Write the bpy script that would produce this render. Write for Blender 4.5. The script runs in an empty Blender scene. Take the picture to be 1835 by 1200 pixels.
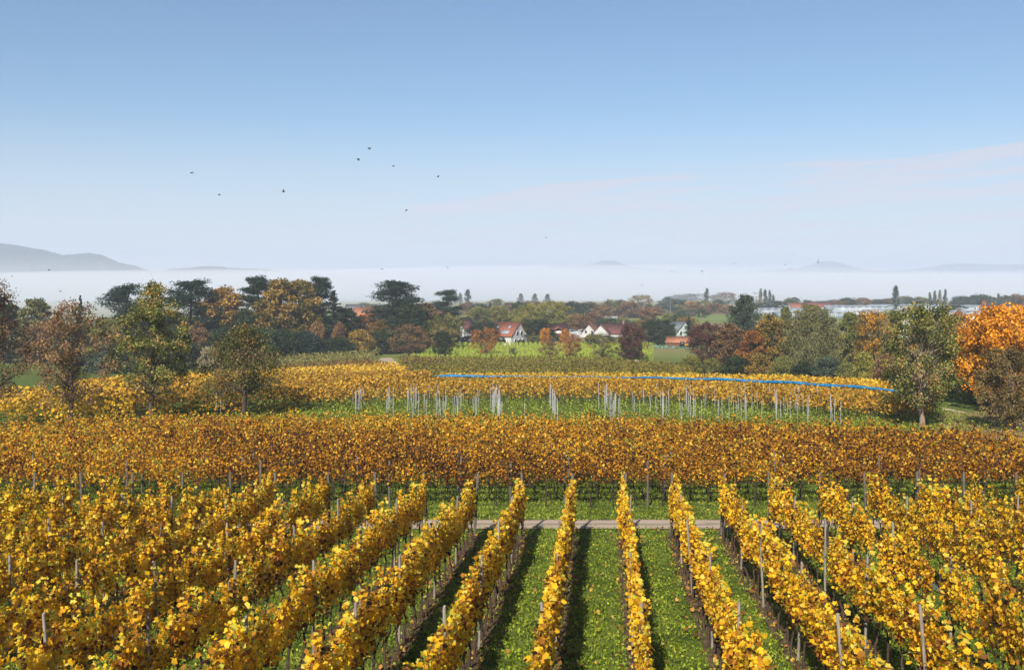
import bpy, math, random
import numpy as np
from mathutils import Vector, Matrix
R = math.radians
S = bpy.context.scene
COL = S.collection

# ------------------------------------------------------------------ camera
CAMZ = 26.0                      # camera height above the lake
F = 1784.0                       # focal length in photo pixels (35 mm on a 36 mm wide frame)
cam_d = bpy.data.cameras.new('camera'); cam = bpy.data.objects.new('camera', cam_d); COL.objects.link(cam)
cam.location = (0, 0, CAMZ); cam.rotation_euler = (R(90), 0, 0)
cam_d.lens = 35.0; cam_d.sensor_width = 36; cam_d.sensor_fit = 'HORIZONTAL'
cam_d.shift_y = -100/1835; cam_d.clip_start = .5; cam_d.clip_end = 40000
S.camera = cam
# ------------------------------------------------------------------ sun and sky
SUN_EL = R(37); SUN_AZ = R(16)   # azimuth measured from straight behind the camera towards the left
sd = Vector((-math.sin(SUN_AZ)*math.cos(SUN_EL), -math.cos(SUN_AZ)*math.cos(SUN_EL), math.sin(SUN_EL)))
sun_d = bpy.data.lights.new('sun', 'SUN'); sun_d.energy = 5.0; sun_d.angle = R(.5); sun_d.color = (1, .92, .80)
sun = bpy.data.objects.new('sun', sun_d); COL.objects.link(sun)
sun.rotation_euler = sd.to_track_quat('Z', 'Y').to_euler()
W = bpy.data.worlds.new('World'); S.world = W; W.use_nodes = True
wn, wl = W.node_tree.nodes, W.node_tree.links
wn.clear()
wo = wn.new('ShaderNodeOutputWorld'); bg = wn.new('ShaderNodeBackground'); sky = wn.new('ShaderNodeTexSky')
sky.sky_type = 'NISHITA'; sky.sun_disc = False; sky.sun_elevation = SUN_EL
sky.sun_rotation = math.atan2(sd.x, sd.y); sky.altitude = 400; sky.air_density = 1.0; sky.dust_density = .6; sky.ozone_density = 1.6
bg.inputs['Strength'].default_value = .066
tc = wn.new('ShaderNodeTexCoord'); sep = wn.new('ShaderNodeSeparateXYZ'); wl.new(tc.outputs['Generated'], sep.inputs[0])
def wmath(op, a, b=None, c=None):
    n = wn.new('ShaderNodeMath'); n.operation = op
    for i, v in enumerate((a, b, c)):
        if v is None: continue
        if isinstance(v, (int, float)): n.inputs[i].default_value = v
        else: wl.new(v, n.inputs[i])
    return n.outputs[0]
X, Z = sep.outputs['X'], sep.outputs['Z']
line = wmath('ADD', wmath('MULTIPLY', X, .058), .0985)          # upper edge of the thin cloud sheet
below = wmath('SUBTRACT', line, Z)
comb = wn.new('ShaderNodeCombineXYZ')
wl.new(wmath('MULTIPLY', X, 3.2), comb.inputs[0]); wl.new(wmath('MULTIPLY', wmath('SUBTRACT', Z, wmath('MULTIPLY', X, .07)), 42), comb.inputs[1])
ns = wn.new('ShaderNodeTexNoise'); ns.inputs['Scale'].default_value = 2.2; ns.inputs['Detail'].default_value = 7; ns.inputs['Roughness'].default_value = .55; ns.inputs['Distortion'].default_value = .35
wl.new(comb.outputs[0], ns.inputs['Vector'])
wob = wmath('MULTIPLY', wmath('SUBTRACT', ns.outputs['Fac'], .5), .022)
def sstep(v, a, b):
    n = wn.new('ShaderNodeMapRange'); n.interpolation_type = 'SMOOTHSTEP'
    n.inputs['From Min'].default_value = a; n.inputs['From Max'].default_value = b; wl.new(v, n.inputs['Value']); return n.outputs[0]
edge = sstep(wmath('ADD', below, wob), -.001, .010)
streak = sstep(ns.outputs['Fac'], .40, .62)
lft = sstep(X, -.42, .02)
body = wmath('MULTIPLY', wmath('MULTIPLY', edge, lft), wmath('ADD', wmath('MULTIPLY', streak, .62), .42))
veil = wmath('MULTIPLY', sstep(Z, .175, .03), wmath('ADD', wmath('MULTIPLY', ns.outputs['Fac'], .5), .35))
fac = wmath('MINIMUM', wmath('MAXIMUM', body, veil), .85)
mix = wn.new('ShaderNodeMix'); mix.data_type = 'RGBA'
wl.new(fac, mix.inputs['Factor'])
tint = wn.new('ShaderNodeMix'); tint.data_type = 'RGBA'; tint.blend_type = 'MULTIPLY'; tint.inputs['Factor'].default_value = 1
wl.new(sky.outputs[0], tint.inputs['A']); tint.inputs['B'].default_value = (.74, .92, 1.06, 1)
wl.new(tint.outputs['Result'], mix.inputs['A']); mix.inputs['B'].default_value = (6.35, 6.4, 7.5, 1)
wl.new(mix.outputs['Result'], bg.inputs['Color']); wl.new(bg.outputs[0], wo.inputs['Surface'])
S.view_settings.view_transform = 'Standard'; S.view_settings.look = 'None'; S.view_settings.gamma = 1
S.view_settings.exposure = 0.70
S.render.engine = 'CYCLES'
cy = S.cycles
cy.max_bounces = 8; cy.diffuse_bounces = 3; cy.glossy_bounces = 2; cy.transmission_bounces = 4; cy.volume_bounces = 2; cy.transparent_max_bounces = 8
cy.use_denoising = True; cy.denoiser = 'OPENIMAGEDENOISE'; cy.denoising_input_passes = 'RGB_ALBEDO_NORMAL'; cy.denoising_prefilter = 'ACCURATE'
cy.use_adaptive_sampling = True; cy.adaptive_threshold = .01

# ------------------------------------------------------------------ materials
def mat(name):
    m = bpy.data.materials.new(name); m.use_nodes = True; nt = m.node_tree; nt.nodes.clear()
    return m, nt.nodes, nt.links
def ramp(n, cols, pos=None, interp='LINEAR'):
    r = n.new('ShaderNodeValToRGB'); e = r.color_ramp.elements; r.color_ramp.interpolation = interp
    k = len(cols)
    while len(e) < k: e.new(.5)
    for i, c in enumerate(cols):
        e[i].position = (i/(k-1)) if pos is None else pos[i]; e[i].color = (*c, 1)
    return r
def plain(name, col, rough=.7, bump=0, scale=6, var=.25, spec=.25, metal=0, stretch=(1, 1, 1)):
    m, n, l = mat(name); o = n.new('ShaderNodeOutputMaterial'); b = n.new('ShaderNodeBsdfPrincipled'); l.new(b.outputs[0], o.inputs[0])
    t = n.new('ShaderNodeTexCoord'); mp = n.new('ShaderNodeMapping'); mp.inputs['Scale'].default_value = stretch
    l.new(t.outputs['Object'], mp.inputs[0])
    nz = n.new('ShaderNodeTexNoise'); nz.inputs['Scale'].default_value = scale; nz.inputs['Detail'].default_value = 6; l.new(mp.outputs[0], nz.inputs['Vector'])
    c = np.array(col); r = ramp(n, [tuple(c*(1-var)), tuple(np.minimum(c*(1+var), 1))], [.3, .7]); l.new(nz.outputs['Fac'], r.inputs[0])
    l.new(r.outputs[0], b.inputs['Base Color']); b.inputs['Roughness'].default_value = rough; b.inputs['Specular IOR Level'].default_value = spec; b.inputs['Metallic'].default_value = metal
    if bump:
        bp = n.new('ShaderNodeBump'); bp.inputs['Strength'].default_value = bump; l.new(nz.outputs['Fac'], bp.inputs['Height']); l.new(bp.outputs[0], b.inputs['Normal'])
    return m
def leafmat(name, cols, pos=None, trans=.35, gloss=.12):
    """leaf colour picked by the leaf's own random value 'v'"""
    m, n, l = mat(name); o = n.new('ShaderNodeOutputMaterial')
    a = n.new('ShaderNodeAttribute'); a.attribute_name = 'v'; r = ramp(n, cols, pos); l.new(a.outputs['Fac'], r.inputs[0])
    oi = n.new('ShaderNodeObjectInfo'); hs = n.new('ShaderNodeHueSaturation')
    mr = n.new('ShaderNodeMapRange'); mr.inputs['To Min'].default_value = .84; mr.inputs['To Max'].default_value = 1.14; l.new(oi.outputs['Random'], mr.inputs['Value'])
    l.new(mr.outputs[0], hs.inputs['Value']); l.new(r.outputs[0], hs.inputs['Color'])
    b = n.new('ShaderNodeBsdfPrincipled'); b.inputs['Roughness'].default_value = .55; b.inputs['Specular IOR Level'].default_value = gloss
    l.new(hs.outputs[0], b.inputs['Base Color'])
    t = n.new('ShaderNodeBsdfTranslucent'); l.new(hs.outputs[0], t.inputs['Color'])
    mx = n.new('ShaderNodeMixShader'); mx.inputs[0].default_value = trans
    l.new(b.outputs[0], mx.inputs[1]); l.new(t.outputs[0], mx.inputs[2]); l.new(mx.outputs[0], o.inputs[0])
    return m
M = {}
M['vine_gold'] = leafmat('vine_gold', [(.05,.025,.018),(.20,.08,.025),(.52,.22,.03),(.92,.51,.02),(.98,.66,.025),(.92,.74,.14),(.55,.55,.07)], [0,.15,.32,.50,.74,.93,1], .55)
M['vine_rust'] = leafmat('vine_rust', [(.03,.015,.012),(.095,.042,.016),(.27,.105,.016),(.56,.235,.016),(.77,.41,.022),(.84,.60,.08),(.24,.25,.04)], [0,.2,.42,.62,.8,.92,1], .36)
M['vine_far_gold'] = leafmat('vine_far_gold', [(.16,.08,.02),(.46,.24,.03),(.72,.42,.03),(.80,.52,.05),(.5,.42,.06)], None, .35)
M['vine_far_amber'] = leafmat('vine_far_amber', [(.09,.045,.02),(.26,.13,.02),(.48,.25,.03),(.66,.38,.04),(.3,.28,.05)], None, .35)
M['vine_far_brown'] = leafmat('vine_far_brown', [(.05,.03,.015),(.12,.07,.025),(.22,.12,.03),(.28,.17,.04),(.18,.16,.04)], None, .3)
M['vine_far_green'] = leafmat('vine_far_green', [(.09,.09,.03),(.20,.19,.05),(.30,.27,.08),(.34,.28,.08),(.24,.26,.07)], None, .35)
M['vine_far_olive'] = leafmat('vine_far_olive', [(.07,.055,.02),(.15,.12,.02),(.22,.19,.03),(.32,.24,.03),(.20,.22,.04)], None, .35)
M['asparagus'] = leafmat('asparagus', [(.24,.34,.04),(.40,.50,.06),(.50,.58,.08),(.55,.56,.08)], None, .4)
M['weed'] = leafmat('weed', [(.035,.055,.008),(.11,.165,.014),(.22,.29,.022),(.34,.40,.045),(.42,.38,.07)], None, .3)
M['weed_bright'] = leafmat('weed_bright', [(.07,.09,.015),(.16,.21,.025),(.27,.33,.04),(.40,.41,.08)], None, .35)
M['dry_grass'] = leafmat('dry_grass', [(.2,.15,.06),(.35,.27,.12),(.45,.36,.18)], None, .3)
M['fallen'] = leafmat('fallen', [(.07,.03,.015),(.16,.07,.02),(.28,.13,.03),(.50,.32,.07)], None, .1)
M['cabbage'] = leafmat('cabbage', [(.1,.2,.12),(.2,.3,.2),(.3,.4,.28)], None, .2)
P = {
 'pine': [(.008,.020,.014),(.015,.034,.019),(.03,.052,.025),(.055,.072,.034)],
 'spruce': [(.010,.026,.022),(.018,.04,.03),(.03,.055,.035)],
 'darkgreen': [(.012,.024,.010),(.026,.044,.014),(.055,.072,.022)],
 'olive': [(.05,.06,.018),(.11,.12,.03),(.18,.175,.045),(.26,.22,.06)],
 'yellowgreen': [(.09,.10,.02),(.19,.19,.035),(.30,.27,.05),(.34,.27,.06)],
 'gold': [(.10,.05,.015),(.26,.14,.03),(.42,.24,.05),(.55,.33,.07)],
 'goldgreen': [(.05,.05,.015),(.12,.10,.02),(.26,.16,.03),(.42,.24,.04)],
 'orange': [(.10,.08,.02),(.26,.10,.012),(.52,.20,.015),(.70,.29,.02),(.78,.40,.03)],
 'orangebrown': [(.10,.035,.015),(.24,.09,.02),(.38,.15,.03),(.50,.25,.06)],
 'brown': [(.07,.035,.02),(.14,.075,.035),(.22,.12,.05),(.28,.17,.07)],
 'burgundy': [(.04,.014,.014),(.075,.028,.022),(.11,.05,.035),(.16,.09,.05)],
 'redbrown': [(.06,.035,.02),(.13,.06,.03),(.12,.11,.035),(.25,.12,.06),(.34,.18,.10),(.22,.18,.06)],
 'pear': [(.018,.026,.008),(.06,.078,.018),(.15,.16,.035),(.28,.26,.07),(.42,.20,.07)],  # near-black low end paints shadow into the leaf colours
 'pearbrown': [(.04,.03,.014),(.09,.07,.025),(.17,.12,.04),(.26,.16,.06),(.14,.14,.04)],
 'pearmix': [(.018,.024,.008),(.045,.058,.016),(.10,.11,.028),(.17,.16,.05),(.33,.17,.06)],
 'willow': [(.06,.065,.025),(.13,.13,.045),(.21,.20,.08),(.27,.24,.10)],
 'mapleorange': [(.05,.05,.015),(.12,.09,.02),(.34,.16,.02),(.55,.26,.02)],
 'pale': [(.16,.15,.09),(.27,.23,.13),(.34,.27,.15)],
 'greygreen': [(.03,.045,.03),(.06,.08,.05),(.10,.12,.07)],
}
for k, v in P.items(): M['leaf_'+k] = leafmat('foliage_'+k, v, None, .26 if k in ('orange', 'gold', 'yellowgreen', 'orangebrown') else .15)
M['bark'] = plain('bark', (.075,.055,.042), .9, .6, 12, .45, .1, stretch=(1, 1, .3))
M['bark_pale'] = plain('bark_pale', (.22,.16,.12), .9, .6, 10, .4, .1, stretch=(1, 1, .3))
M['vine_bark'] = plain('vine_bark', (.055,.038,.028), .95, .6, 30, .45, .1)
M['post_wood'] = plain('post_wood', (.20,.175,.15), .9, .4, 9, .35, .1, stretch=(4, 4, .4))
M['post_dark'] = plain('post_dark', (.10,.085,.07), .9, .4, 9, .35, .1, stretch=(4, 4, .4))
M['stake'] = plain('stake', (.31,.31,.32), .8, .2, 9, .2, .2, stretch=(4, 4, .4))
M['wire'] = plain('wire', (.3,.3,.3), .4, 0, 5, .1, .5, .8)
M['twine'] = plain('twine', (.12,.50,.52), .6, 0, 9, .2)
M['net'] = plain('net', (.01,.14,.30), .6, .6, 2.5, .45)
M['plaster'] = plain('plaster', (.44,.44,.43), .85, .1, 1.2, .06, .2)
M['plaster_cream'] = plain('plaster_cream', (.66,.62,.52), .85, .1, 1.2, .08, .2)
M['plaster_mint'] = plain('plaster_mint', (.50,.56,.50), .85, .1, 1.2, .06, .2)
M['plaster_pink'] = plain('plaster_pink', (.62,.40,.33), .85, .1, 1.2, .06, .2)
def tiles(name, col):
    m, n, l = mat(name); o = n.new('ShaderNodeOutputMaterial'); b = n.new('ShaderNodeBsdfPrincipled'); l.new(b.outputs[0], o.inputs[0])
    t = n.new('ShaderNodeTexCoord'); nz = n.new('ShaderNodeTexNoise'); nz.inputs['Scale'].default_value = 1.6; nz.inputs['Detail'].default_value = 8; l.new(t.outputs['Object'], nz.inputs['Vector'])
    wv = n.new('ShaderNodeTexWave'); wv.bands_direction = 'Z'; wv.inputs['Scale'].default_value = 1.5; wv.inputs['Distortion'].default_value = .6; l.new(t.outputs['Object'], wv.inputs['Vector'])
    c = np.array(col); r = ramp(n, [tuple(c*.6), tuple(c), tuple(np.minimum(c*1.35, 1))], [.3, .5, .75]); l.new(nz.outputs['Fac'], r.inputs[0])
    l.new(r.outputs[0], b.inputs['Base Color']); b.inputs['Roughness'].default_value = .8; b.inputs['Specular IOR Level'].default_value = .2
    bp = n.new('ShaderNodeBump'); bp.inputs['Strength'].default_value = .5; bp.inputs['Distance'].default_value = .05; l.new(wv.outputs['Fac'], bp.inputs['Height']); l.new(bp.outputs[0], b.inputs['Normal'])
    return m
M['tile_red'] = tiles('tile_red', (.25,.085,.05)); M['tile_orange'] = tiles('tile_orange', (.34,.14,.075))
M['tile_brown'] = tiles('tile_brown', (.11,.055,.04)); M['tile_dark'] = tiles('tile_dark', (.13,.05,.045))
M['tile_grey'] = tiles('tile_grey', (.16,.17,.18))
M['window_glass'] = plain('window_glass', (.03,.04,.05), .15, 0, 3, .2, .6)
M['frame_white'] = plain('frame_white', (.7,.7,.68), .5, 0, 3, .05)
M['frame_brown'] = plain('frame_brown', (.12,.06,.03), .6, 0, 3, .1)
M['brick'] = plain('brick', (.22,.10,.07), .9, .2, 8, .3)
M['greenhouse_glass'] = plain('greenhouse_glass', (.25,.29,.33), .6, 0, .15, .4, .3)
M['greenhouse_film'] = plain('greenhouse_film', (.45,.47,.49), .6, 0, .4, .15, .2)
M['steel'] = plain('steel', (.42,.43,.45), .5, 0, 3, .1, .5, .6)
M['bird'] = plain('bird', (.02,.02,.022), .6, 0, 20, .3)
M['skin'] = plain('skin', (.5,.3,.22), .6, 0, 20, .05)
M['hair'] = plain('hair', (.05,.03,.02), .8, 0, 20, .2)
M['cloth_dark'] = plain('cloth_dark', (.03,.035,.05), .9, 0, 20, .2)
M['cloth_blue'] = plain('cloth_blue', (.05,.07,.14), .9, 0, 20, .2)
M['cloth_white'] = plain('cloth_white', (.5,.5,.5), .9, 0, 20, .1)
M['cloth_red'] = plain('cloth_red', (.2,.04,.03), .9, 0, 20, .1)
M['timber'] = plain('timber', (.09,.045,.03), .9, .4, 3, .4)
M['tractor_yellow'] = plain('tractor_yellow', (.75,.5,.03), .5, 0, 3, .1)
M['tyre'] = plain('tyre', (.02,.02,.02), .9, 0, 3, .1)

def ground_mat():
    m, n, l = mat('ground_grass'); o = n.new('ShaderNodeOutputMaterial'); b = n.new('ShaderNodeBsdfPrincipled'); l.new(b.outputs[0], o.inputs[0])
    g = n.new('ShaderNodeNewGeometry')
    def noise(s, d=6, st=(1, 1, 1)):
        mp = n.new('ShaderNodeMapping'); mp.inputs['Scale'].default_value = st; l.new(g.outputs['Position'], mp.inputs[0])
        z = n.new('ShaderNodeTexNoise'); z.inputs['Scale'].default_value = s; z.inputs['Detail'].default_value = d; l.new(mp.outputs[0], z.inputs['Vector']); return z.outputs['Fac']
    r1 = ramp(n, [(.028,.042,.010),(.07,.10,.016),(.12,.155,.025),(.18,.165,.06)], [.25,.45,.62,.82]); l.new(noise(1.3, 10), r1.inputs[0])
    r2 = ramp(n, [(.09,.11,.025),(.15,.17,.04),(.19,.19,.06),(.22,.16,.08),(.13,.15,.03)], [.28,.42,.52,.62,.74]); l.new(noise(.02, 4, (.35, 1, 1)), r2.inputs[0])
    sp = n.new('ShaderNodeSeparateXYZ'); l.new(g.outputs['Position'], sp.inputs[0])
    mr = n.new('ShaderNodeMapRange'); mr.inputs['From Min'].default_value = 230; mr.inputs['From Max'].default_value = 330; l.new(sp.outputs['Y'], mr.inputs['Value'])
    mx = n.new('ShaderNodeMix'); mx.data_type = 'RGBA'; l.new(mr.outputs[0], mx.inputs['Factor']); l.new(r1.outputs[0], mx.inputs['A']); l.new(r2.outputs[0], mx.inputs['B'])
    l.new(mx.outputs['Result'], b.inputs['Base Color']); b.inputs['Roughness'].default_value = .95; b.inputs['Specular IOR Level'].default_value = .1
    bp = n.new('ShaderNodeBump'); bp.inputs['Strength'].default_value = .8; bp.inputs['Distance'].default_value = .08; l.new(noise(9, 8), bp.inputs['Height']); l.new(bp.outputs[0], b.inputs['Normal'])
    return m
M['ground'] = ground_mat()
M['asphalt'] = plain('asphalt', (.33,.26,.21), .9, .4, 1.7, .28, stretch=(.4, 1, 1))
def road_mat():
    m, n, l = mat('road_surface'); o = n.new('ShaderNodeOutputMaterial'); b = n.new('ShaderNodeBsdfPrincipled'); l.new(b.outputs[0], o.inputs[0])
    g = n.new('ShaderNodeNewGeometry'); sp = n.new('ShaderNodeSeparateXYZ'); l.new(g.outputs['Position'], sp.inputs[0])
    nz = n.new('ShaderNodeTexNoise'); nz.inputs['Scale'].default_value = 1.1; nz.inputs['Detail'].default_value = 9; l.new(g.outputs['Position'], nz.inputs['Vector'])
    mr = n.new('ShaderNodeMath'); mr.operation = 'MULTIPLY_ADD'; l.new(nz.outputs['Fac'], mr.inputs[0]); mr.inputs[1].default_value = .9; l.new(sp.outputs['Y'], mr.inputs[2])
    q = n.new('ShaderNodeMapRange'); q.inputs['From Min'].default_value = 42.4; q.inputs['From Max'].default_value = 44.8; l.new(mr.outputs[0], q.inputs['Value'])
    r_ = ramp(n, [(.12,.11,.05),(.34,.26,.20),(.40,.31,.25),(.22,.19,.12),(.40,.31,.25),(.34,.26,.20),(.12,.11,.05)], [.0,.1,.3,.5,.7,.9,1]); l.new(q.outputs[0], r_.inputs[0])
    l.new(r_.outputs[0], b.inputs['Base Color']); b.inputs['Roughness'].default_value = .95; b.inputs['Specular IOR Level'].default_value = .1; return m
M['asphalt'] = road_mat()
M['dirt'] = plain('dirt', (.36,.28,.20), .95, .4, 1.2, .3)
M['dry_field'] = plain('dry_field', (.20,.15,.07), .95, .4, .5, .35)
M['field_green'] = plain('field_green', (.14,.18,.04), .95, .3, .12, .4, .1, stretch=(.3, 1, 1))
M['field_brown'] = plain('field_brown', (.17,.125,.07), .95, .3, .1, .35, .1, stretch=(.3, 1, 1))
M['water'] = plain('water', (.06,.09,.11), .12, .05, .05, .1, .5)
M['hill'] = plain('hill', (.025,.035,.035), .95, .6, .01, .4, .1)

# ------------------------------------------------------------------ helpers
def put(o, parent=None):
    COL.objects.link(o)
    if parent: o.parent = parent
    return o
def tag(o, label=None, cat=None, group=None, kind=None):
    if label: o['label'] = label
    if cat: o['category'] = cat
    if group: o['group'] = group
    if kind: o['kind'] = kind
    return o
def empty(name, loc=(0, 0, 0), rz=0, sc=(1, 1, 1)):
    o = bpy.data.objects.new(name, None); COL.objects.link(o); o.location = loc; o.rotation_euler = (0, 0, rz); o.scale = sc
    o.empty_display_size = .2
    return o
def mesh_np(name, V, Q=None, T=None, v=None, mats=(), mi=None, smooth=False):
    """V (n,3); Q (m,4) quads; T (k,3) tris (tris come after quads); v per-face value; mi per-face material index"""
    me = bpy.data.meshes.new(name)
    V = np.asarray(V, np.float32); nq = 0 if Q is None else len(Q); nt = 0 if T is None else len(T)
    me.vertices.add(len(V)); me.vertices.foreach_set('co', V.ravel())
    li = []
    if nq: li.append(np.asarray(Q, np.int32).ravel())
    if nt: li.append(np.asarray(T, np.int32).ravel())
    li = np.concatenate(li); me.loops.add(len(li)); me.loops.foreach_set('vertex_index', li)
    st = np.concatenate([np.arange(nq)*4, nq*4+np.arange(nt)*3]).astype(np.int32)
    tot = np.concatenate([np.full(nq, 4), np.full(nt, 3)]).astype(np.int32)
    me.polygons.add(nq+nt); me.polygons.foreach_set('loop_start', st); me.polygons.foreach_set('loop_total', tot)
    if mi is not None: me.polygons.foreach_set('material_index', np.asarray(mi, np.int32))
    if smooth: me.polygons.foreach_set('use_smooth', np.ones(nq+nt, bool))
    me.update(calc_edges=True)
    if v is not None:
        a = me.attributes.new('v', 'FLOAT', 'FACE'); a.data.foreach_set('value', np.asarray(v, np.float32))
    for m in mats: me.materials.append(m)
    return me
class MB:
    """collects quads for one mesh"""
    def __init__(s): s.V = []; s.Q = []; s.n = 0; s.v = []; s.mi = []
    def add(s, V, Q, v=None, mi=0):
        V = np.asarray(V, float); Q = np.asarray(Q, int)
        s.V.append(V); s.Q.append(Q+s.n); s.n += len(V); s.v.append(np.zeros(len(Q)) if v is None else v); s.mi.append(np.full(len(Q), mi)); return s
    def mesh(s, name, *mats, smooth=False):
        return mesh_np(name, np.concatenate(s.V), np.concatenate(s.Q), None, np.concatenate(s.v), mats, np.concatenate(s.mi), smooth)
    def build(s, name, m, parent=None, smooth=False):
        mats = m if isinstance(m, (list, tuple)) else (m,)
        return put(bpy.data.objects.new(name, s.mesh(name, *mats, smooth=smooth)), parent)
    def box(s, c, d, rz=0, mi=0):
        x, y, z = [k/2 for k in d]
        p = np.array([(a*x, b*y, e*z) for e in (-1, 1) for a, b in ((-1, -1), (1, -1), (1, 1), (-1, 1))])
        ca, sa = math.cos(rz), math.sin(rz); p = np.c_[p[:, 0]*ca-p[:, 1]*sa, p[:, 0]*sa+p[:, 1]*ca, p[:, 2]]
        return s.add(p+np.array(c), [(0, 3, 2, 1), (4, 5, 6, 7), (0, 1, 5, 4), (1, 2, 6, 5), (2, 3, 7, 6), (3, 0, 4, 7)], mi=mi)
    def tube(s, pts, rad, n=6, mi=0, v=None):
        pts = np.asarray(pts, float); rad = np.broadcast_to(rad, (len(pts),)); k = len(pts)
        tg = np.gradient(pts, axis=0); tg /= np.linalg.norm(tg, axis=1)[:, None]+1e-9
        up = np.where(np.abs(tg[:, 2:3]) > .9, np.array([[1., 0, 0]]), np.array([[0, 0, 1.]]))
        a = np.cross(tg, up); a /= np.linalg.norm(a, axis=1)[:, None]+1e-9; b = np.cross(tg, a)
        th = np.arange(n)*2*math.pi/n
        V = pts[:, None]+rad[:, None, None]*(np.cos(th)[None, :, None]*a[:, None]+np.sin(th)[None, :, None]*b[:, None])
        V = V.reshape(-1, 3)
        i = np.arange(k-1)[:, None]*n; j = np.arange(n)[None]; j2 = (j+1) % n
        Q = np.stack([i+j, i+j2, i+n+j2, i+n+j], -1).reshape(-1, 4)
        s.add(V, Q, mi=mi)
        # end cap
        if n >= 4: s.add(V[-n:], [(0, t, t+1, min(t+2, n-1)) if t+2 < n else (0, t, t+1, 0) for t in range(1, n-1, 2) if t+2 < n] or [(0, 1, 2, 3)], mi=mi)
        return s
def unit(a): return a/(np.linalg.norm(a, axis=1)[:, None]+1e-9)
def cards(rng, C, size, asp=.8, up=0.0, fold=.25, lobed=False, droop=None):
    """leaf cards at centres C: one folded kite each (lobed: two quads, broad leaf)."""
    n = len(C); size = np.broadcast_to(size, (n,))[:, None]
    u = rng.normal(size=(n, 3));
    if droop is not None: u = u*.35+np.array(droop)
    u = unit(u); w = rng.normal(size=(n, 3)); w[:, 2] += up
    w = unit(w); a = unit(np.cross(w, u)); nn = np.cross(u, a)
    if not lobed:
        V = np.stack([C-u*size*.5, C+a*size*asp*.5+nn*size*fold*.5, C+u*size*.5, C-a*size*asp*.5+nn*size*fold*.5], 1).reshape(-1, 3)
        Q = (np.arange(n)*4)[:, None]+np.arange(4)[None]
        return V, Q
    pts = [(-.36, 0, 0), (-.44, .40, .12), (-.10, .44, .10), (.10, .56, .18), (.27, .33, .10), (.54, 0, -.10), (.27, -.33, .10), (.10, -.56, .18), (-.10, -.44, .10), (-.44, -.40, .12), (0, 0, .02)]
    V = np.stack([C+u*size*p[0]+a*size*p[1]*asp*1.1+nn*size*p[2] for p in pts], 1).reshape(-1, 3)
    b = (np.arange(n)*11)[:, None]
    Q = np.stack([b+np.array([q]) for q in ([0, 10, 2, 1], [10, 4, 3, 2], [10, 6, 5, 4], [10, 8, 7, 6], [10, 0, 9, 8])], 1).reshape(-1, 4)
    return V, Q
# ------------------------------------------------------------------ terrain
PD = [(-60, 4.0), (0, 7.87), (80, 13.0), (90, 13.2), (108, 13.5), (120, 14.0), (135, 15.1), (160, 17.0), (190, 19.2), (215, 20.6), (245, 21.6), (270, 22.1), (310, 22.8), (360, 23.7), (430, 24.4),
      (520, 24.8), (600, 25.0), (900, 25.1), (1120, 25.2), (1180, 25.8), (1230, 27.5), (1500, 29)]
_y = np.array([p[0] for p in PD], float); _z = np.array([p[1] for p in PD], float)
YS = np.unique(np.concatenate([np.arange(-60, 120, 2.), np.arange(120, 400, 5.), np.arange(400, 1301, 25.)]))
k = np.array([.06, .12, .2, .24, .2, .12, .06])
ZS = np.interp(YS, _y, _z)
ys_f = np.arange(-80, 1400, 1.); zf = np.interp(ys_f, _y, _z); ker = np.hanning(23); ker /= ker.sum(); zf = np.convolve(np.pad(zf, 11, mode='edge'), ker, 'valid')
ZS = np.interp(YS, ys_f, zf)
def gz(y): return CAMZ-np.interp(y, YS, ZS)
_dd = np.arange(12., 1250, .5); _pp = 500+F*np.interp(_dd, YS, ZS)/_dd
def dof(py): return float(np.interp(-py, -_pp, _dd))
def G(px, py):
    d = dof(py); return ((px-917.5)/F*d, d, float(gz(d)))
def at(px, d): return ((px-917.5)/F*d, d, float(gz(d)))
def sheet(name, yl, xl, xr, m, lift=.004, nx=1, parent=None):
    """sheet on the ground between the curves xl(y) and xr(y)"""
    ys = np.unique(np.concatenate([[yl[0], yl[1]], YS[(YS > yl[0]) & (YS < yl[1])], np.arange(yl[0], yl[1], 1. if yl[1]-yl[0] < 200 else 10.)]))
    L = np.array([xl(y) for y in ys]); Rr = np.array([xr(y) for y in ys]); z = gz(ys)+lift
    V = np.concatenate([np.stack([L+(Rr-L)*i/nx, ys, z], 1) for i in range(nx+1)]); k = len(ys)
    Q = [(i*k+j, (i+1)*k+j, (i+1)*k+j+1, i*k+j+1) for i in range(nx) for j in range(k-1)]
    o = put(bpy.data.objects.new(name, mesh_np(name, V, Q, None, None, (m,))), parent); return o
g = sheet('ground', (-60, 1300), lambda y: -60-1.1*max(y, 0), lambda y: 60+1.1*max(y, 0), M['ground'], 0, 8); tag(g, kind='structure')
V = [(-9000, 1100, 0), (9000, 1100, 0), (9000, 30000, 0), (-9000, 30000, 0)]
tag(put(bpy.data.objects.new('lake', mesh_np('lake', V, [(0, 1, 2, 3)], None, None, (M['water'],)))), kind='structure')
# road between the two vineyards
o = sheet('road', (42.1, 44.3), lambda y: -90, lambda y: 90, M['asphalt'], .03, 30); tag(o, kind='structure')
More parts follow.
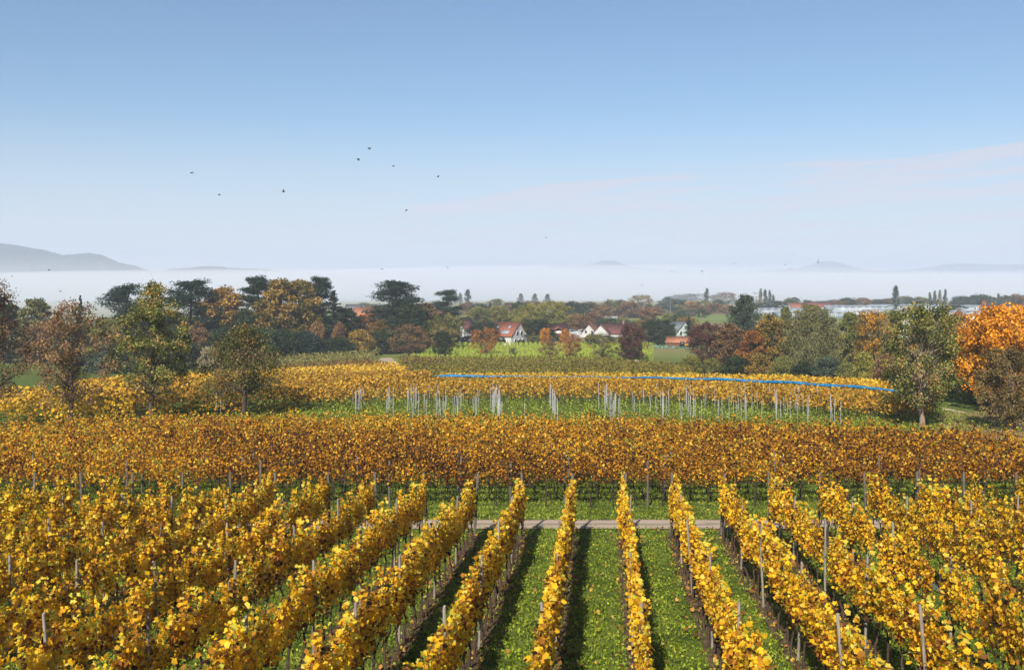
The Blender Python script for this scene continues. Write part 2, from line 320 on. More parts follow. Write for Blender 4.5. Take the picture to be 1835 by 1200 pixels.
# footpath winding up from the left of the young vines
def curve(pts):
    p = sorted(pts); ys = [q[0] for q in p]; xs = [q[1] for q in p]
    return lambda y: float(np.interp(y, ys, xs))
def pxc(pts):            # curve through photo points (px, py) lying on the ground, as x(y)
    return curve([(G(a, b)[1], G(a, b)[0]) for a, b in pts])
o = sheet('footpath', (dof(659), dof(641)), pxc([(668, 659), (672, 650), (684, 641)]), pxc([(714, 659), (710, 650), (702, 641)]), M['dirt'], .03, 2); tag(o, kind='structure')
o = sheet('verge', (dof(672), dof(640)), pxc([(762, 672), (722, 664), (706, 656), (700, 647), (692, 640)]), pxc([(800, 672), (752, 664), (726, 656), (716, 647), (712, 640)]), M['field_green'], .02, 2); tag(o, kind='structure')
o = sheet('dirt_track', (dof(772), dof(732)), pxc([(1600, 772), (1650, 765), (1700, 757), (1722, 748), (1716, 740), (1690, 733)]), pxc([(1900, 772), (1860, 765), (1800, 757), (1768, 748), (1738, 740), (1700, 732)]), M['dirt'], .02, 3); tag(o, kind='structure')
o = sheet('dry_grass_strip', (dof(788), dof(745)), pxc([(1660, 788), (1750, 770), (1775, 745)]), pxc([(2100, 788), (2050, 745)]), M['dry_field'], .03, 3); tag(o, kind='structure')
for i, (a, b, l_, r_, mm) in enumerate([(400, 470, 1050, 1300, 'field_green'), (480, 560, 1130, 1420, 'field_brown'), (565, 610, 1000, 1330, 'field_green'), (620, 700, 1150, 1420, 'field_green'), (705, 740, 1080, 1330, 'field_brown'), (345, 395, 1140, 1260, 'field_green')]):
    o = sheet('field', (a, b), lambda y: (l_-917.5)/F*y, lambda y: (r_-917.5)/F*y, M[mm], .04, 3); tag(o, kind='structure')

# ------------------------------------------------------------------ hills beyond the lake
def hill(name, prof, d, depth, seed, rough):
    rng = np.random.default_rng(seed); px = np.arange(prof[0][0], prof[-1][0]+.1, 3.); hh = np.interp(px, [p[0] for p in prof], [CAMZ+(500-p[1])/F*d for p in prof])
    n = len(px); nr = 15
    V = []
    for j in range(nr):
        t = j/(nr-1)*2-1; f = (1-t*t)**.8 if abs(t) < 1 else 0
        x = (px-917.5)/F*d*(1+.02*t); z = (hh-0)*f*(1+.0*t)+rng.normal(size=n)*rough*f-2*(1-f)
        V.append(np.stack([x, np.full(n, d+t*depth)+rng.normal(size=n)*20, z], 1))
    V = np.concatenate(V); Q = [(j*n+i, j*n+i+1, (j+1)*n+i+1, (j+1)*n+i) for j in range(nr-1) for i in range(n-1)]
    o = put(bpy.data.objects.new(name, mesh_np(name, V, Q, None, None, (M['hill'],), smooth=True))); tag(o, kind='structure')
hill('hills', [(-500, 470), (-300, 440), (-100, 447), (0, 438), (15, 437), (40, 442), (70, 447), (100, 456), (120, 458), (150, 455), (165, 454), (185, 461), (205, 470), (235, 476), (258, 486), (300, 502)], 4000, 380, 1, 2.2)
hill('hills', [(180, 500), (262, 490), (300, 484), (340, 480), (380, 477), (410, 480), (440, 481), (480, 483), (510, 487), (560, 494), (640, 502)], 4400, 300, 2, 2.2)
hill('hills', [(820, 500), (900, 488), (980, 482), (992, 475), (1010, 474), (1025, 478), (1060, 473), (1078, 467), (1104, 467), (1114, 473), (1145, 480), (1200, 484), (1330, 487), (1440, 480), (1475, 468), (1490, 468), (1520, 477), (1560, 486), (1640, 482), (1690, 475), (1730, 472), (1790, 475), (1835, 474), (2000, 480), (2200, 500)], 8200, 600, 3, 2.5)
# ------------------------------------------------------------------ fog bank lying on the lake
def fog(name, seed, dens, lift, amp, label):
    rng = np.random.default_rng(seed); xs = np.linspace(-5200, 5200, 121); ys = np.concatenate([[0, 50, 110, 180, 260], np.linspace(340, 5600, 50)])
    nx, ny = len(xs), len(ys); xs = np.sign(xs)*np.abs(xs/5200)**1.6*5200; Xg, Yg = np.meshgrid(xs, ys)
    Yg = Yg*(1-.1)+np.interp(Xg, [-2600, -420, -190, -60, 5200], [345, 345, 520, 860, 940])
    Zt = CAMZ+1+lift*np.clip(Yg/3500, .15, 1.3)+amp*(5*np.sin(Xg/310+Yg/500+seed)+4*np.sin(Xg/930-Yg/700+seed*2)+3*np.sin(Xg/130+Yg/210))+Yg*.0035+rng.normal(size=Xg.shape)*.8+amp*(Yg/1500)*(2.2*np.sin(Xg/420+2)+1.6*np.sin(Xg/170+Yg/900))
    Zt = np.maximum(Zt, (23.0 if lift == 0 else 27.5)+1.2*np.sin(Xg/210+Yg/330)+np.clip(Yg/4000, 0, 1)*3); sm = 3*np.sin(Xg/47)+2*np.sin(Xg/23+1); Zt[0] = 4+(lift > 0)*1.7; Zt[1] = 11+sm[1]*.7+(lift > 0)*4; Zt[2] = 16+sm[2]*.7+(lift > 0)*5; Zt[3] = 20+sm[3]*.4+(lift > 0)*5
    if lift > 0: Yg = Yg+75; Xg = Xg*1.013
    Zb = .3 if lift == 0 else .6
    V = np.concatenate([np.stack([Xg, Yg, Zt], -1).reshape(-1, 3), np.stack([Xg, Yg, Zt*0+Zb], -1).reshape(-1, 3)]); N = nx*ny
    Q = []
    for j in range(ny-1):
        for i in range(nx-1):
            a = j*nx+i; Q.append((a, a+1, a+nx+1, a+nx)); Q.append((N+a, N+a+nx, N+a+nx+1, N+a+1))
    for i in range(nx-1):
        Q.append((N+i, N+i+1, i+1, i)); a = (ny-1)*nx+i; Q.append((a, a+1, N+a+1, N+a))
    for j in range(ny-1):
        a = j*nx; Q.append((a, a+nx, N+a+nx, N+a)); a += nx-1; Q.append((a+nx, a, N+a, N+a+nx))
    m, n, l = mat('fog'); o = n.new('ShaderNodeOutputMaterial'); p = n.new('ShaderNodeVolumePrincipled')
    p.inputs['Color'].default_value = (.78, .83, .93, 1); p.inputs['Density'].default_value = dens; p.inputs['Anisotropy'].default_value = -.1
    l.new(p.outputs[0], o.inputs['Volume'])
    return tag(put(bpy.data.objects.new(name, mesh_np(name, V, Q, None, None, (m,)))), label, 'fog', kind='stuff')
fog('fog_bank', 5, .0021, 0, 1, 'white fog bank lying on the lake below the hills')
fog('mist', 8, .00034, 8, 1.4, 'thin mist drifting above the fog bank')
def haze():
    mb = MB().box((0, 5150, (-4+225)/2), (18000, 10500, 229))
    m, n, l = mat('haze'); o = n.new('ShaderNodeOutputMaterial'); p = n.new('ShaderNodeVolumePrincipled')
    p.inputs['Color'].default_value = (.77, .86, 1, 1); p.inputs['Density'].default_value = .00024; p.inputs['Anisotropy'].default_value = 0
    l.new(p.outputs[0], o.inputs['Volume'])
    return tag(mb.build('haze', m), 'thin blue morning haze over the plain', 'haze', kind='stuff')
haze()

# ------------------------------------------------------------------ tree building
def envelope(shape, t):
    t = np.clip(t, 0, 1)
    if shape == 'round': return np.sqrt(np.clip(1-(2*t-1)**2, 0, 1))**.8
    if shape == 'pear': return np.clip(np.where(t < .22, .78+.22*t/.22, (1-((t-.22)/.78)**1.6)), .06, 1)
    if shape == 'dome': return np.sqrt(np.clip(1-t**2, 0, 1))*np.clip(.75+t, 0, 1)
    if shape == 'column': return np.clip(np.where(t < .2, .55+.45*t/.2, (1-((t-.2)/.8)**2.2)), .03, 1)
    if shape == 'tall': return np.clip(np.sin(math.pi*np.clip(t*.86+.12, 0, 1))**.7, .05, 1)
def crown_tree(seed, h, w, shape='round', trunk=.25, ncl=60, nleaf=5000, leaf=.3, cs=.11, flat=1.0, gap=.0, rad=.028, limbs=40, fork=0, inner=.35, droop=None, aspl=.8, lobed=False, twig=0):
    """returns (trunk MB, crown MB): trunk+limbs, leaf cards in clumps at limb ends"""
    rng = np.random.default_rng(seed); tr = MB(); cr = MB()
    th = h*(trunk+.45*(1-trunk)); k = 8; t = np.linspace(0, 1, k)
    lean = rng.normal(size=2)*.02*h
    bend = np.cumsum(rng.normal(size=(k, 2))*.008*h, axis=0); bend[0] = 0
    TP = np.c_[bend[:, 0]+lean[0]*t, bend[:, 1]+lean[1]*t, t*th-.15]; r0 = rad*h
    TR = r0*(1-.72*t); TR[0] *= 1.35
    tr.tube(TP, TR, 9)
    C = []
    hb = h*trunk
    cnt = 0
    while len(C) < ncl and cnt < 5000:
        cnt += 1
        tt = rng.uniform(0, .96)**.9; env = envelope(shape, tt)*w/2*rng.uniform(.80, 1.08)
        rr = env*max(inner, rng.uniform(0, 1)**.45); an = rng.uniform(0, 2*math.pi)
        p = np.array([rr*math.cos(an), rr*math.sin(an), hb+(h-hb)*tt])
        if rng.uniform() < gap*(.5+.5*math.sin(an*3+seed)): continue
        C.append(p)
    C = np.array(C); top = np.array([lean[0], lean[1], h*.95]); C = np.vstack([C, top])
    for i, c in enumerate(C[:limbs] if limbs < len(C) else C):
        zt = np.clip(c[2]-np.hypot(c[0], c[1])*rng.uniform(.35, .9)-.05*h, hb*.92, th*.98)
        q = np.clip(zt/th, 0, 1); st = np.array([np.interp(q, t, TP[:, 0]), np.interp(q, t, TP[:, 1]), zt])
        s = np.linspace(0, 1, 6)[:, None]; mid = (st+c)/2+rng.normal(size=3)*.05*h+np.array([0, 0, .03*h])
        L = (1-s)**2*st+2*s*(1-s)*mid+s**2*c; L[1:-1] += rng.normal(size=(4, 3))*.009*h
        rs = r0*.34*(1-.4*q)*rng.uniform(.6, 1); tr.tube(L, np.linspace(rs, rs*.15, 6), 5)
        for _ in range(twig):
            a = L[rng.integers(2, 6)]; e = a+rng.normal(size=3)*.07*h+np.array([0, 0, .03*h]); tr.tube(np.array([a, (a+e)/2+rng.normal(size=3)*.01*h, e]), [rs*.28, rs*.2, rs*.08], 4)
    wts = rng.uniform(.5, 1.5, len(C)); wts /= wts.sum(); idx = rng.choice(len(C), nleaf, p=wts)
    sg = cs*w*rng.uniform(.55, 1.25, len(C)); cv = rng.uniform(-.34, .34, len(C))
    off = unit(rng.normal(size=(nleaf, 3)))*(rng.uniform(0, 1, (nleaf, 1))**.5)*1.5; off[:, 2] *= flat
    if droop:
        off[:, 2] = -np.abs(rng.exponential(droop, nleaf)); off[:, :2] *= .55
    Pn = C[idx]+off*sg[idx][:, None]
    Pn[:, 2] = np.maximum(Pn[:, 2], .06*h)
    V, Q = cards(rng, Pn, leaf*rng.uniform(.6, 1.25, nleaf), aspl, up=.5, lobed=lobed, droop=(0, 0, -1) if droop else None)
    v = np.clip(.5+cv[idx]+rng.normal(size=nleaf)*.2, 0, 1)
    cr.add(V, Q, np.repeat(v, 5) if lobed else v)
    return tr, cr
def pine_tree(seed, h, w, nleaf=5000, leaf=.35, base=.25, trunk=.0, layers=13, cedar=False):
    rng = np.random.default_rng(seed); tr = MB(); cr = MB(); k = 8; t = np.linspace(0, 1, k)
    bend = np.cumsum(rng.normal(size=(k, 2))*.006*h, axis=0); bend[0] = 0
    TP = np.c_[bend, t*h*.95-.15]; tr.tube(TP, .021*h*(1-.8*t), 8); C = []; sg = []
    for j in range(layers):
        q = base+(1-base)*(j+.5)/layers; z = q*h
        env = w/2*(np.interp(q, [base, base+.2*(1-base), .75, .93, 1], [.7, 1, .85, .55, .25]))
        nb = rng.integers(4, 7)
        for b in range(nb):
            an = rng.uniform(0, 2*math.pi); e = env*rng.uniform(.65, 1.1)
            c0 = np.array([np.interp(q, t, TP[:, 0]), np.interp(q, t, TP[:, 1]), z-.03*h]); c1 = c0+np.array([math.cos(an)*e, math.sin(an)*e, rng.uniform(-.01, .05)*h])
            tr.tube(np.array([c0, (c0+c1)/2+np.array([0, 0, .015*h]), c1]), [.006*h, .004*h, .0015*h], 4)
            for s in np.linspace(.35, 1, 4): C.append(c0+(c1-c0)*s+np.array([0, 0, .008*h])); sg.append(w*(.07+.05*(1-abs(s-.6)))*rng.uniform(.7, 1.2))
    C = np.array(C); sg = np.array(sg); idx = rng.integers(0, len(C), nleaf)
    off = unit(rng.normal(size=(nleaf, 3)))*(rng.uniform(0, 1, (nleaf, 1))**.5)*1.35; off[:, 2] *= .42 if cedar else .6
    Pn = C[idx]+off*sg[idx][:, None]; cv = rng.uniform(-.2, .2, len(C))
    V, Q = cards(rng, Pn, leaf*rng.uniform(.6, 1.2, nleaf), .5, up=.3); cr.add(V, Q, np.clip(.45+cv[idx]+rng.normal(size=nleaf)*.2, 0, 1)); return tr, cr
def spruce_tree(seed, h, w, nleaf=4000, leaf=.35):
    rng = np.random.default_rng(seed); tr = MB(); cr = MB()
    tr.tube(np.array([(0, 0, -.1), (0, 0, h*.5), (0, 0, h*.97)]), [.018*h, .011*h, .002*h], 7)
    nb = 110; qs = np.linspace(.06, .985, nb)+rng.normal(size=nb)*.006; Pn = []
    for q in qs:
        e = w/2*(1-q)**.85*rng.uniform(.75, 1.12)+.01*w; an = rng.uniform(0, 2*math.pi); n = max(6, int(nleaf/nb*(.35+1.3*(1-q))))
        s = rng.uniform(0, 1, n)**.7; p = np.stack([math.cos(an)*e*s, math.sin(an)*e*s, q*h-.18*e*s+.05*e*s*s], 1)
        p += rng.normal(size=p.shape)*np.array([.045*w, .045*w, .012*h])*(1-q*.8); Pn.append(p)
        if q < .8: tr.tube(np.array([(0, 0, q*h), (math.cos(an)*e*.9, math.sin(an)*e*.9, q*h-.12*e)]), [.004*h, .001*h], 4)
    Pn = np.concatenate(Pn); V, Q = cards(rng, Pn, leaf*rng.uniform(.6, 1.2, len(Pn)), .5); cr.add(V, Q, rng.uniform(0, 1, len(Pn))); return tr, cr
VAR = {}
def variants(kind):
    if kind in VAR: return VAR[kind]
    out = []
    def sv(h, w, pair): out.append((h, w, pair[0].mesh('trunk', M['bark']), pair[1].mesh('crown', M['leaf_olive'])))
    if kind == 'round':
        for s in range(4): sv(10, 9.5, crown_tree(100+s, 10, 9.5, 'round', .12, 110, 13000, .30, .08, .8, limbs=50, inner=.25))
    elif kind == 'tall':
        for s in range(3): sv(16, 9, crown_tree(120+s, 16, 9, 'tall', .05, 150, 16000, .42, .085, .9, limbs=45, inner=.2))
    elif kind == 'sparse':
        for s in range(3): sv(8, 8, crown_tree(140+s, 8, 8, 'round', .17, 80, 4600, .24, .08, .8, limbs=60, inner=.3, twig=2))
    elif kind == 'far':
        for s in range(4): sv(10, 10, crown_tree(160+s, 10, 10, 'round', .03, 38, 3200, .6, .13, .8, limbs=12, inner=.1))
    elif kind == 'poplar':
        for s in range(3): sv(18, 4.2, crown_tree(180+s, 18, 4.2, 'column', .06, 60, 3800, .45, .16, 1.9, limbs=20, inner=.05))
    elif kind == 'pine':
        for s in range(4): sv(20, 11, pine_tree(200+s, 20, 11, 19000, .46, .16, layers=15))
    elif kind == 'pine_high':
        for s in range(2): sv(20, 9, pine_tree(215+s, 20, 9, 11000, .44, .50, layers=9))
    elif kind == 'cedar':
        for s in range(2): sv(16, 12, pine_tree(230+s, 16, 12, 15000, .40, .15, layers=9, cedar=True))
    elif kind == 'spruce':
        for s in range(2): sv(14, 6, spruce_tree(240+s, 14, 6, 10000, .36))
    elif kind == 'willow':
        sv(16, 13, crown_tree(260, 16, 13, 'dome', .12, 170, 30000, .36, .12, 1, limbs=50, inner=.3, droop=1.2, aspl=.45))
    elif kind == 'shrub':
        for s in range(4): sv(4, 5.5, crown_tree(280+s, 4, 5.5, 'dome', .04, 60, 6500, .26, .11, .8, limbs=30, inner=.2, rad=.02))
    VAR[kind] = out; return out
CNT = {}
def tree(name, px, base, top, wpx, kind, pal, label, group=None, d=None, cat='tree', bark='bark', var=None):
    if d is None: d = dof(base)
    x, y, z = at(px, d); base_py = 500+F*(CAMZ-z)/d
    H = (base_py-top)/F*d*1.0; Wd = wpx/F*d*1.12
    vs = variants(kind); i = CNT.get(kind, 0) if var is None else var; CNT[kind] = CNT.get(kind, 0)+1; h, w, mt, mc = vs[i % len(vs)]
    rng = random.Random(px*7+top)
    rt = empty(name, (x, y, z), rng.uniform(0, 6.28), (Wd/w, Wd/w, H/h))
    t = put(bpy.data.objects.new('trunk', mt), rt); c = put(bpy.data.objects.new('crown', mc), rt)
    c.material_slots[0].link = 'OBJECT'; c.material_slots[0].material = M['leaf_'+pal]
    if bark != 'bark': t.material_slots[0].link = 'OBJECT'; t.material_slots[0].material = M[bark]
    tag(rt, label, cat, group); return rt
def near_tree(name, px, base, top, wpx, pal, label, seed, group='fruit trees at the far edge of the rust-coloured vines', bark='bark', dd=None, **kw):
    d = dof(base) if dd is None else dd
    x, y, z = at(px, d); H = (base-top)/F*d if dd is None else (500+F*(CAMZ-z)/d-top)/F*d; Wd = wpx/F*d
    rt = empty(name, (x, y, z)); tr, cr = crown_tree(seed, H, Wd, **kw)
    tr.build('trunk', M[bark], rt, smooth=True); cr.build('crown', M['leaf_'+pal], rt); tag(rt, label, 'tree', group); return rt
# ------------------------------------------------------------------ vineyards
def vine_leaves(rng, n, L, zlo, zhi, th, size, lobed=True):
    """leaf cloud of one vine, row along Y"""
    nc = 9; cy_ = rng.uniform(-L/2, L/2, nc); cz = rng.uniform(zlo+.1, zhi-.15, nc); cx = rng.normal(size=nc)*th*.45; cvv = rng.uniform(-.24, .24, nc); th = th*rng.uniform(.8, 1.35); zhi = zhi+rng.uniform(-.12, .12)
    idx = rng.integers(0, nc, n); Pn = np.stack([cx[idx], cy_[idx], cz[idx]], 1)+rng.normal(size=(n, 3))*np.array([th*.62, L*.16, (zhi-zlo)*.17])
    m = rng.uniform(size=n) < .3; Pn[m] = np.stack([rng.normal(size=m.sum())*th*.7, rng.uniform(-L*.55, L*.55, m.sum()), rng.uniform(zlo, zhi, m.sum())], 1)
    k_ = max(4, n//14); st = rng.integers(0, 5, k_); sy = rng.uniform(-L*.5, L*.5, 5); Pn[:k_] = np.stack([rng.normal(size=k_)*.05, sy[st]+rng.normal(size=k_)*.03, zhi+rng.uniform(0, .42, k_)], 1)
    Pn[k_:, 2] = np.clip(Pn[k_:, 2], zlo-.15+rng.uniform(-.1, .1, n-k_), zhi+.2)
    V, Q = cards(rng, Pn, size*rng.uniform(.5, 1.42, n), .95, up=.35, lobed=lobed)
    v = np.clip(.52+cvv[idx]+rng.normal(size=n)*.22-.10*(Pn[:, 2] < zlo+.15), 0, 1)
    return V, Q, np.repeat(v, 5) if lobed else v
def vine_wood(rng, L, zlo, zhi, r=.028, shoots=6, n=5):
    mb = MB(); ty = rng.uniform(-.1, .1)
    pts = np.array([(0, ty, -.08), (rng.normal()*.03, ty+rng.normal()*.03, zlo*.35), (rng.normal()*.04, ty+rng.normal()*.05, zlo*.7), (0, ty+rng.normal()*.04, zlo*.98)])
    mb.tube(pts, [r*1.5, r*1.1, r, r*.9], n)
    for s in (-1, 1): mb.tube(np.array([(0, ty, zlo*.95), (rng.normal()*.03, ty+s*L*.22, zlo*1.08), (0, ty+s*L*.48, zlo*1.0)]), [r*.7, r*.5, r*.3], 4)
    for i in range(shoots):
        y = rng.uniform(-L*.5, L*.5); mb.tube(np.array([(0, y, zlo), (rng.normal()*.05, y+rng.normal()*.06, (zlo+zhi)/2), (rng.normal()*.08, y+rng.normal()*.12, zhi+rng.uniform(-.2, .35))]), [.007, .005, .003], 3)
    return mb
rng0 = np.random.default_rng(11)
GV = []                       # foreground vine variants, gold
for i in range(9):
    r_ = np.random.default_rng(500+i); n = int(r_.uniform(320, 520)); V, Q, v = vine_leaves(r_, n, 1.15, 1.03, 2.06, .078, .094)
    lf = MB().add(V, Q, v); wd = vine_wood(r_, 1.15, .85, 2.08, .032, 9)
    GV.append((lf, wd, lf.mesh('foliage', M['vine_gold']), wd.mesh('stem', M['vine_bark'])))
SL = .0894                    # heading of the foreground rows
def rowx(k, d): return 2.39+2.0*k+SL*(d-39.6)
rowrot = -math.atan(SL)
ORD = ['', 'second ', 'third ', 'fourth ', 'fifth ', 'sixth ', 'seventh ', 'eighth ', 'ninth ', 'tenth ', 'eleventh ', 'twelfth ', 'thirteenth ', 'fourteenth ']
def rowname(k):
    if k == 0: return 'the row just left of the central grass aisle'
    if k == 1: return 'the row just right of the central grass aisle'
    return 'the %srow left of the central grass aisle' % ORD[min(-k, 13)] if k < 0 else 'the %srow right of the central grass aisle' % ORD[min(k-1, 13)]
cand = []
for k in range(-15, 13):
    ph = rng0.uniform(0, 1)
    d = 39.7+rng0.uniform(-.4, .4)
    while d > 14.5:
        x = rowx(k, d)+rng0.normal()*.03; px = 917.5+F*x/d; pyt = 500+F*(CAMZ-gz(d)-2.1)/d
        if -150 < px < 1985: cand.append((d, k, x, px, pyt))
        d -= 1.12
vis = [c for c in cand if -30 < c[3] < 1865 and c[4] < 1215]
vis.sort(key=lambda c: c[0]); ind = set(id(c) for c in vis[:298])
restF = [[], [], [], []]; restW = []
gap_r = np.random.default_rng(3)
def xf(V, x, y, z, rz, sx=1, sz=1):
    ca, sa = math.cos(rz), math.sin(rz); V = V*np.array([sx, 1, sz]); return np.c_[V[:, 0]*ca-V[:, 1]*sa+x, V[:, 0]*sa+V[:, 1]*ca+y, V[:, 2]+z]
EX = MB()
for c in cand:
    d, k, x, px, pyt = c; j = int(gap_r.integers(0, 9)); rz = rowrot+(math.pi if gap_r.uniform() < .5 else 0); sx = gap_r.uniform(.8, 1.2); sz = gap_r.uniform(.88, 1.08)
    if k > 2 and gap_r.uniform() < .10 and pyt < 1080: continue          # a few vines are missing on the right
    if id(c) in ind:
        rt = empty('grapevine', (x, d, float(gz(d))), rz, (sx, 1, sz))
        put(bpy.data.objects.new('foliage', GV[j][2]), rt); put(bpy.data.objects.new('stem', GV[j][3]), rt)
        seg = 'near end' if d < 24 else 'middle' if d < 33 else 'road end'
        tag(rt, 'golden grapevine, %s of %s' % (seg, rowname(k)), 'grapevine', 'golden grapevines in the foreground rows')
    else:
        lf, wd = GV[j][:2]
        for mb, mi in ((lf, 0), (wd, 1)):
            EX.add(xf(np.concatenate(mb.V), x, d, float(gz(d)), rz, sx, sz), np.concatenate([q for q in mb.Q]), np.concatenate(mb.v), mi)
if EX.n: tag(EX.build('grapevines', (M['vine_gold'], M['vine_bark'])), 'golden grapevines at the outer edges of the foreground rows', 'grapevines', kind='stuff')
# bare soil under the foreground rows
M['soil'] = plain('soil', (.085,.058,.035), .95, .8, 5, .5, .1)
for k in range(-14, 12):
    a_ = 17 if abs(k) < 6 else 24
    o = sheet('soil', (a_, 40.6), lambda y: rowx(k, y)-.24+.05*math.sin(y*3.1+k), lambda y: rowx(k, y)+.24+.05*math.sin(y*2.3+k), M['soil'], .012, 1); tag(o, kind='structure')
# posts of the foreground rows
def post_mesh(seed, h, r, m, metal_cap=False):
    rg = np.random.default_rng(seed); mb = MB(); mb.tube(np.array([(0, 0, -.2), (rg.normal()*.01, 0, h*.5), (rg.normal()*.02, rg.normal()*.02, h-.03), (rg.normal()*.02, 0, h)]), [r, r*.97, r*.93, r*.75], 7)
    return mb.mesh('post', m)
PM = [post_mesh(i, 2.45, .038, M['post_wood']) for i in range(3)]
PE = [post_mesh(9+i, 2.6, .06, M['post_dark']) for i in range(2)]
for k in range(-14, 12):
    d = 40.6; first = True; st = gap_r.uniform(0, 1)
    while d > 16:
        x = rowx(k, d); px = 917.5+F*x/d; pyt = 500+F*(CAMZ-gz(d)-2.1)/d
        if -10 < px < 1845 and pyt < 1195:
            o = put(bpy.data.objects.new('vineyard_post', (PE if first else PM)[int(gap_r.integers(0, 2))])); o.location = (x+gap_r.normal()*.03, d, float(gz(d))); o.rotation_euler = (gap_r.normal()*.03, gap_r.normal()*.03, gap_r.uniform(0, 6))
            seg = 'at the road end of' if first else 'near the front of' if d < 24 else 'halfway along' if d < 32 else 'in the far half of'
            tag(o, 'grey post %s %s' % (seg, rowname(k)), 'post', 'posts in the golden foreground rows')
        d -= 4.9+(st*1.2 if first else 0); first = False
# wires, one set per row
for k in range(-12, 10):
    ds = [d for d in np.arange(17, 41, .5) if -40 < 917.5+F*rowx(k, d)/d < 1880]
    if len(ds) < 4: continue
    mb = MB()
    for hgt in (.85, 1.35, 1.85):
        for a in range(0, len(ds)-1, 8):
            seg = ds[a:a+9]; mb.tube(np.array([(rowx(k, d), d, float(gz(d))+hgt) for d in seg]), .0025, 3)
    tag(mb.build('trellis_wire', M['wire']), 'thin wires strung between the posts of '+rowname(k), 'wire', 'trellis wires of the foreground rows')
for n_, (k, a, b, hh, lb) in enumerate([(4.7, 25, 29, .75, 'lower short teal drip line among the rows on the right'), (5.6, 28.6, 32.5, .75, 'middle short teal drip line among the rows on the right'), (6.8, 29.5, 32, .75, 'short teal drip line nearest the right edge')]):
    ds = np.arange(a, b, .7); mb = MB()
    for off in (-.03, .03): mb.tube(np.array([(rowx(k, d)-.35+off+.03*math.sin(d*2), d, float(gz(d))+hh+.04*math.sin(d*.9+off*20)) for d in ds]), .007, 4)
    tag(mb.build('drip_line', M['twine']), lb, 'hose')

# the rust-coloured vineyard across the road: rows run across the view
RV = []
for i in range(10):
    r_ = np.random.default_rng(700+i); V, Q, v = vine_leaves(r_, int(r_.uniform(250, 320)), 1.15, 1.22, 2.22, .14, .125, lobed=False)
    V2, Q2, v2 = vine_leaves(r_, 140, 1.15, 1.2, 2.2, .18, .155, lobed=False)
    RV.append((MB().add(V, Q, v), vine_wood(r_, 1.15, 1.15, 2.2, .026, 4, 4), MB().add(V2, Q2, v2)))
top_px = [-300, 0, 250, 600, 900, 1100, 1300, 1500, 1660, 1835, 2200]; top_py = [775, 758, 744, 744, 745, 748, 754, 760, 768, 779, 790]
BM = MB(); rb = np.random.default_rng(21); i = 0; d = 47.9
BFRONT = []
while d < 90:
    hw = .56*d+6; x = -hw+rb.uniform(0, 1)
    while x < hw:
        px = 917.5+F*x/d; pyt = 500+F*(CAMZ-gz(d)-2.05)/d
        if pyt > np.interp(px, top_px, top_py)-2 and rb.uniform() > .025:
            j = int(rb.integers(0, 10)); lf, wd, l2 = RV[j]; lf = lf if i < 5 else l2; rz = math.pi/2*(1 if rb.uniform() < .5 else -1); sz = rb.uniform(.84, 1.1)
            y = d+rb.normal()*.05
            vv = np.concatenate(lf.v)+.08*math.sin(px/170+d*.13)+rb.normal()*.09+(.01 if i > 4 else -.08)+(.14 if i > 10 else 0)+(.10 if px < 350 else 0)
            BM.add(xf(np.concatenate(lf.V), x, y, float(gz(y)), rz, rb.uniform(.85, 1.2), sz), np.concatenate(lf.Q), np.clip(vv, 0, 1), 0)
            if i < 8: BM.add(xf(np.concatenate(wd.V), x, y, float(gz(y)), rz, 1, sz), np.concatenate(wd.Q), None, 1)
        x += 1.12
    d += 2.0; i += 1
tag(BM.build('vine_rows', (M['vine_rust'], M['vine_bark'])), 'dense rows of rust and amber grapevines running across the view beyond the road', 'vineyard', kind='stuff')
for r2, dd in enumerate((47.9, 49.9, 51.9)):
    for q, px in enumerate(range(-20 if r2 == 0 else 60, 1870, 237 if r2 == 0 else 190)):
        px += int(rb.integers(-15, 15)); x, y, z = at(px, dd)
        o = put(bpy.data.objects.new('vineyard_post', PE[q % 2])); o.location = (x, y, z); o.scale = (1, 1, .86)
        tag(o, 'dark wooden post in the %s row of rust-coloured vines beyond the road' % ('front', 'second', 'third')[r2], 'post', 'posts in the %s row beyond the road' % ('front', 'second', 'third')[r2])

# ---- rows of distant vines: leaf clumps along world-space rows
def rows_stuff(name, label, m, rows, per_m, size, zlo=.5, zhi=2.0, th=.35, seed=1, trunks=0, cat='vineyard', vshift=None, mi_cut=None):
    rg = np.random.default_rng(seed); mb = MB(); Ps = []; vs = []
    for a in rows:
        a = np.asarray(a); sg = np.linalg.norm(np.diff(a, axis=0), axis=1); L = np.r_[0, np.cumsum(sg)]; n = int(L[-1]*per_m)
        if n < 1: continue
        s = rg.uniform(0, L[-1], n); x = np.interp(s, L, a[:, 0]); y = np.interp(s, L, a[:, 1])
        lump = .5+.5*np.sin(s*1.7+rg.uniform(0, 6))*np.sin(s*.61+rg.uniform(0, 6))
        z = rg.uniform(zlo, zhi, n)+lump*.15*(zhi-zlo); x = x+rg.normal(size=n)*th*.6; y = y+rg.normal(size=n)*th*.6
        Ps.append(np.stack([x, y, gz(y)+z], 1)); vs.append(np.clip(rg.uniform(0, 1, n)*.75+.25*lump+rg.uniform(-.1, .1), 0, 1))
        if trunks:
            for q in np.arange(rg.uniform(0, 1), L[-1], trunks):
                tx, ty = np.interp(q, L, a[:, 0]), np.interp(q, L, a[:, 1]); tz = float(gz(ty)); mb.tube(np.array([(tx, ty, tz-.1), (tx+rg.normal()*.04, ty, tz+zlo+.25)]), .035, 4, mi=1)
    Pn = np.concatenate(Ps); V, Q = cards(rg, Pn, size*rg.uniform(.6, 1.3, len(Pn)), .9, up=.4); mb.add(V, Q, np.concatenate(vs))
    return tag(mb.build(name, (m, M['vine_bark'])), label, cat, kind='stuff')
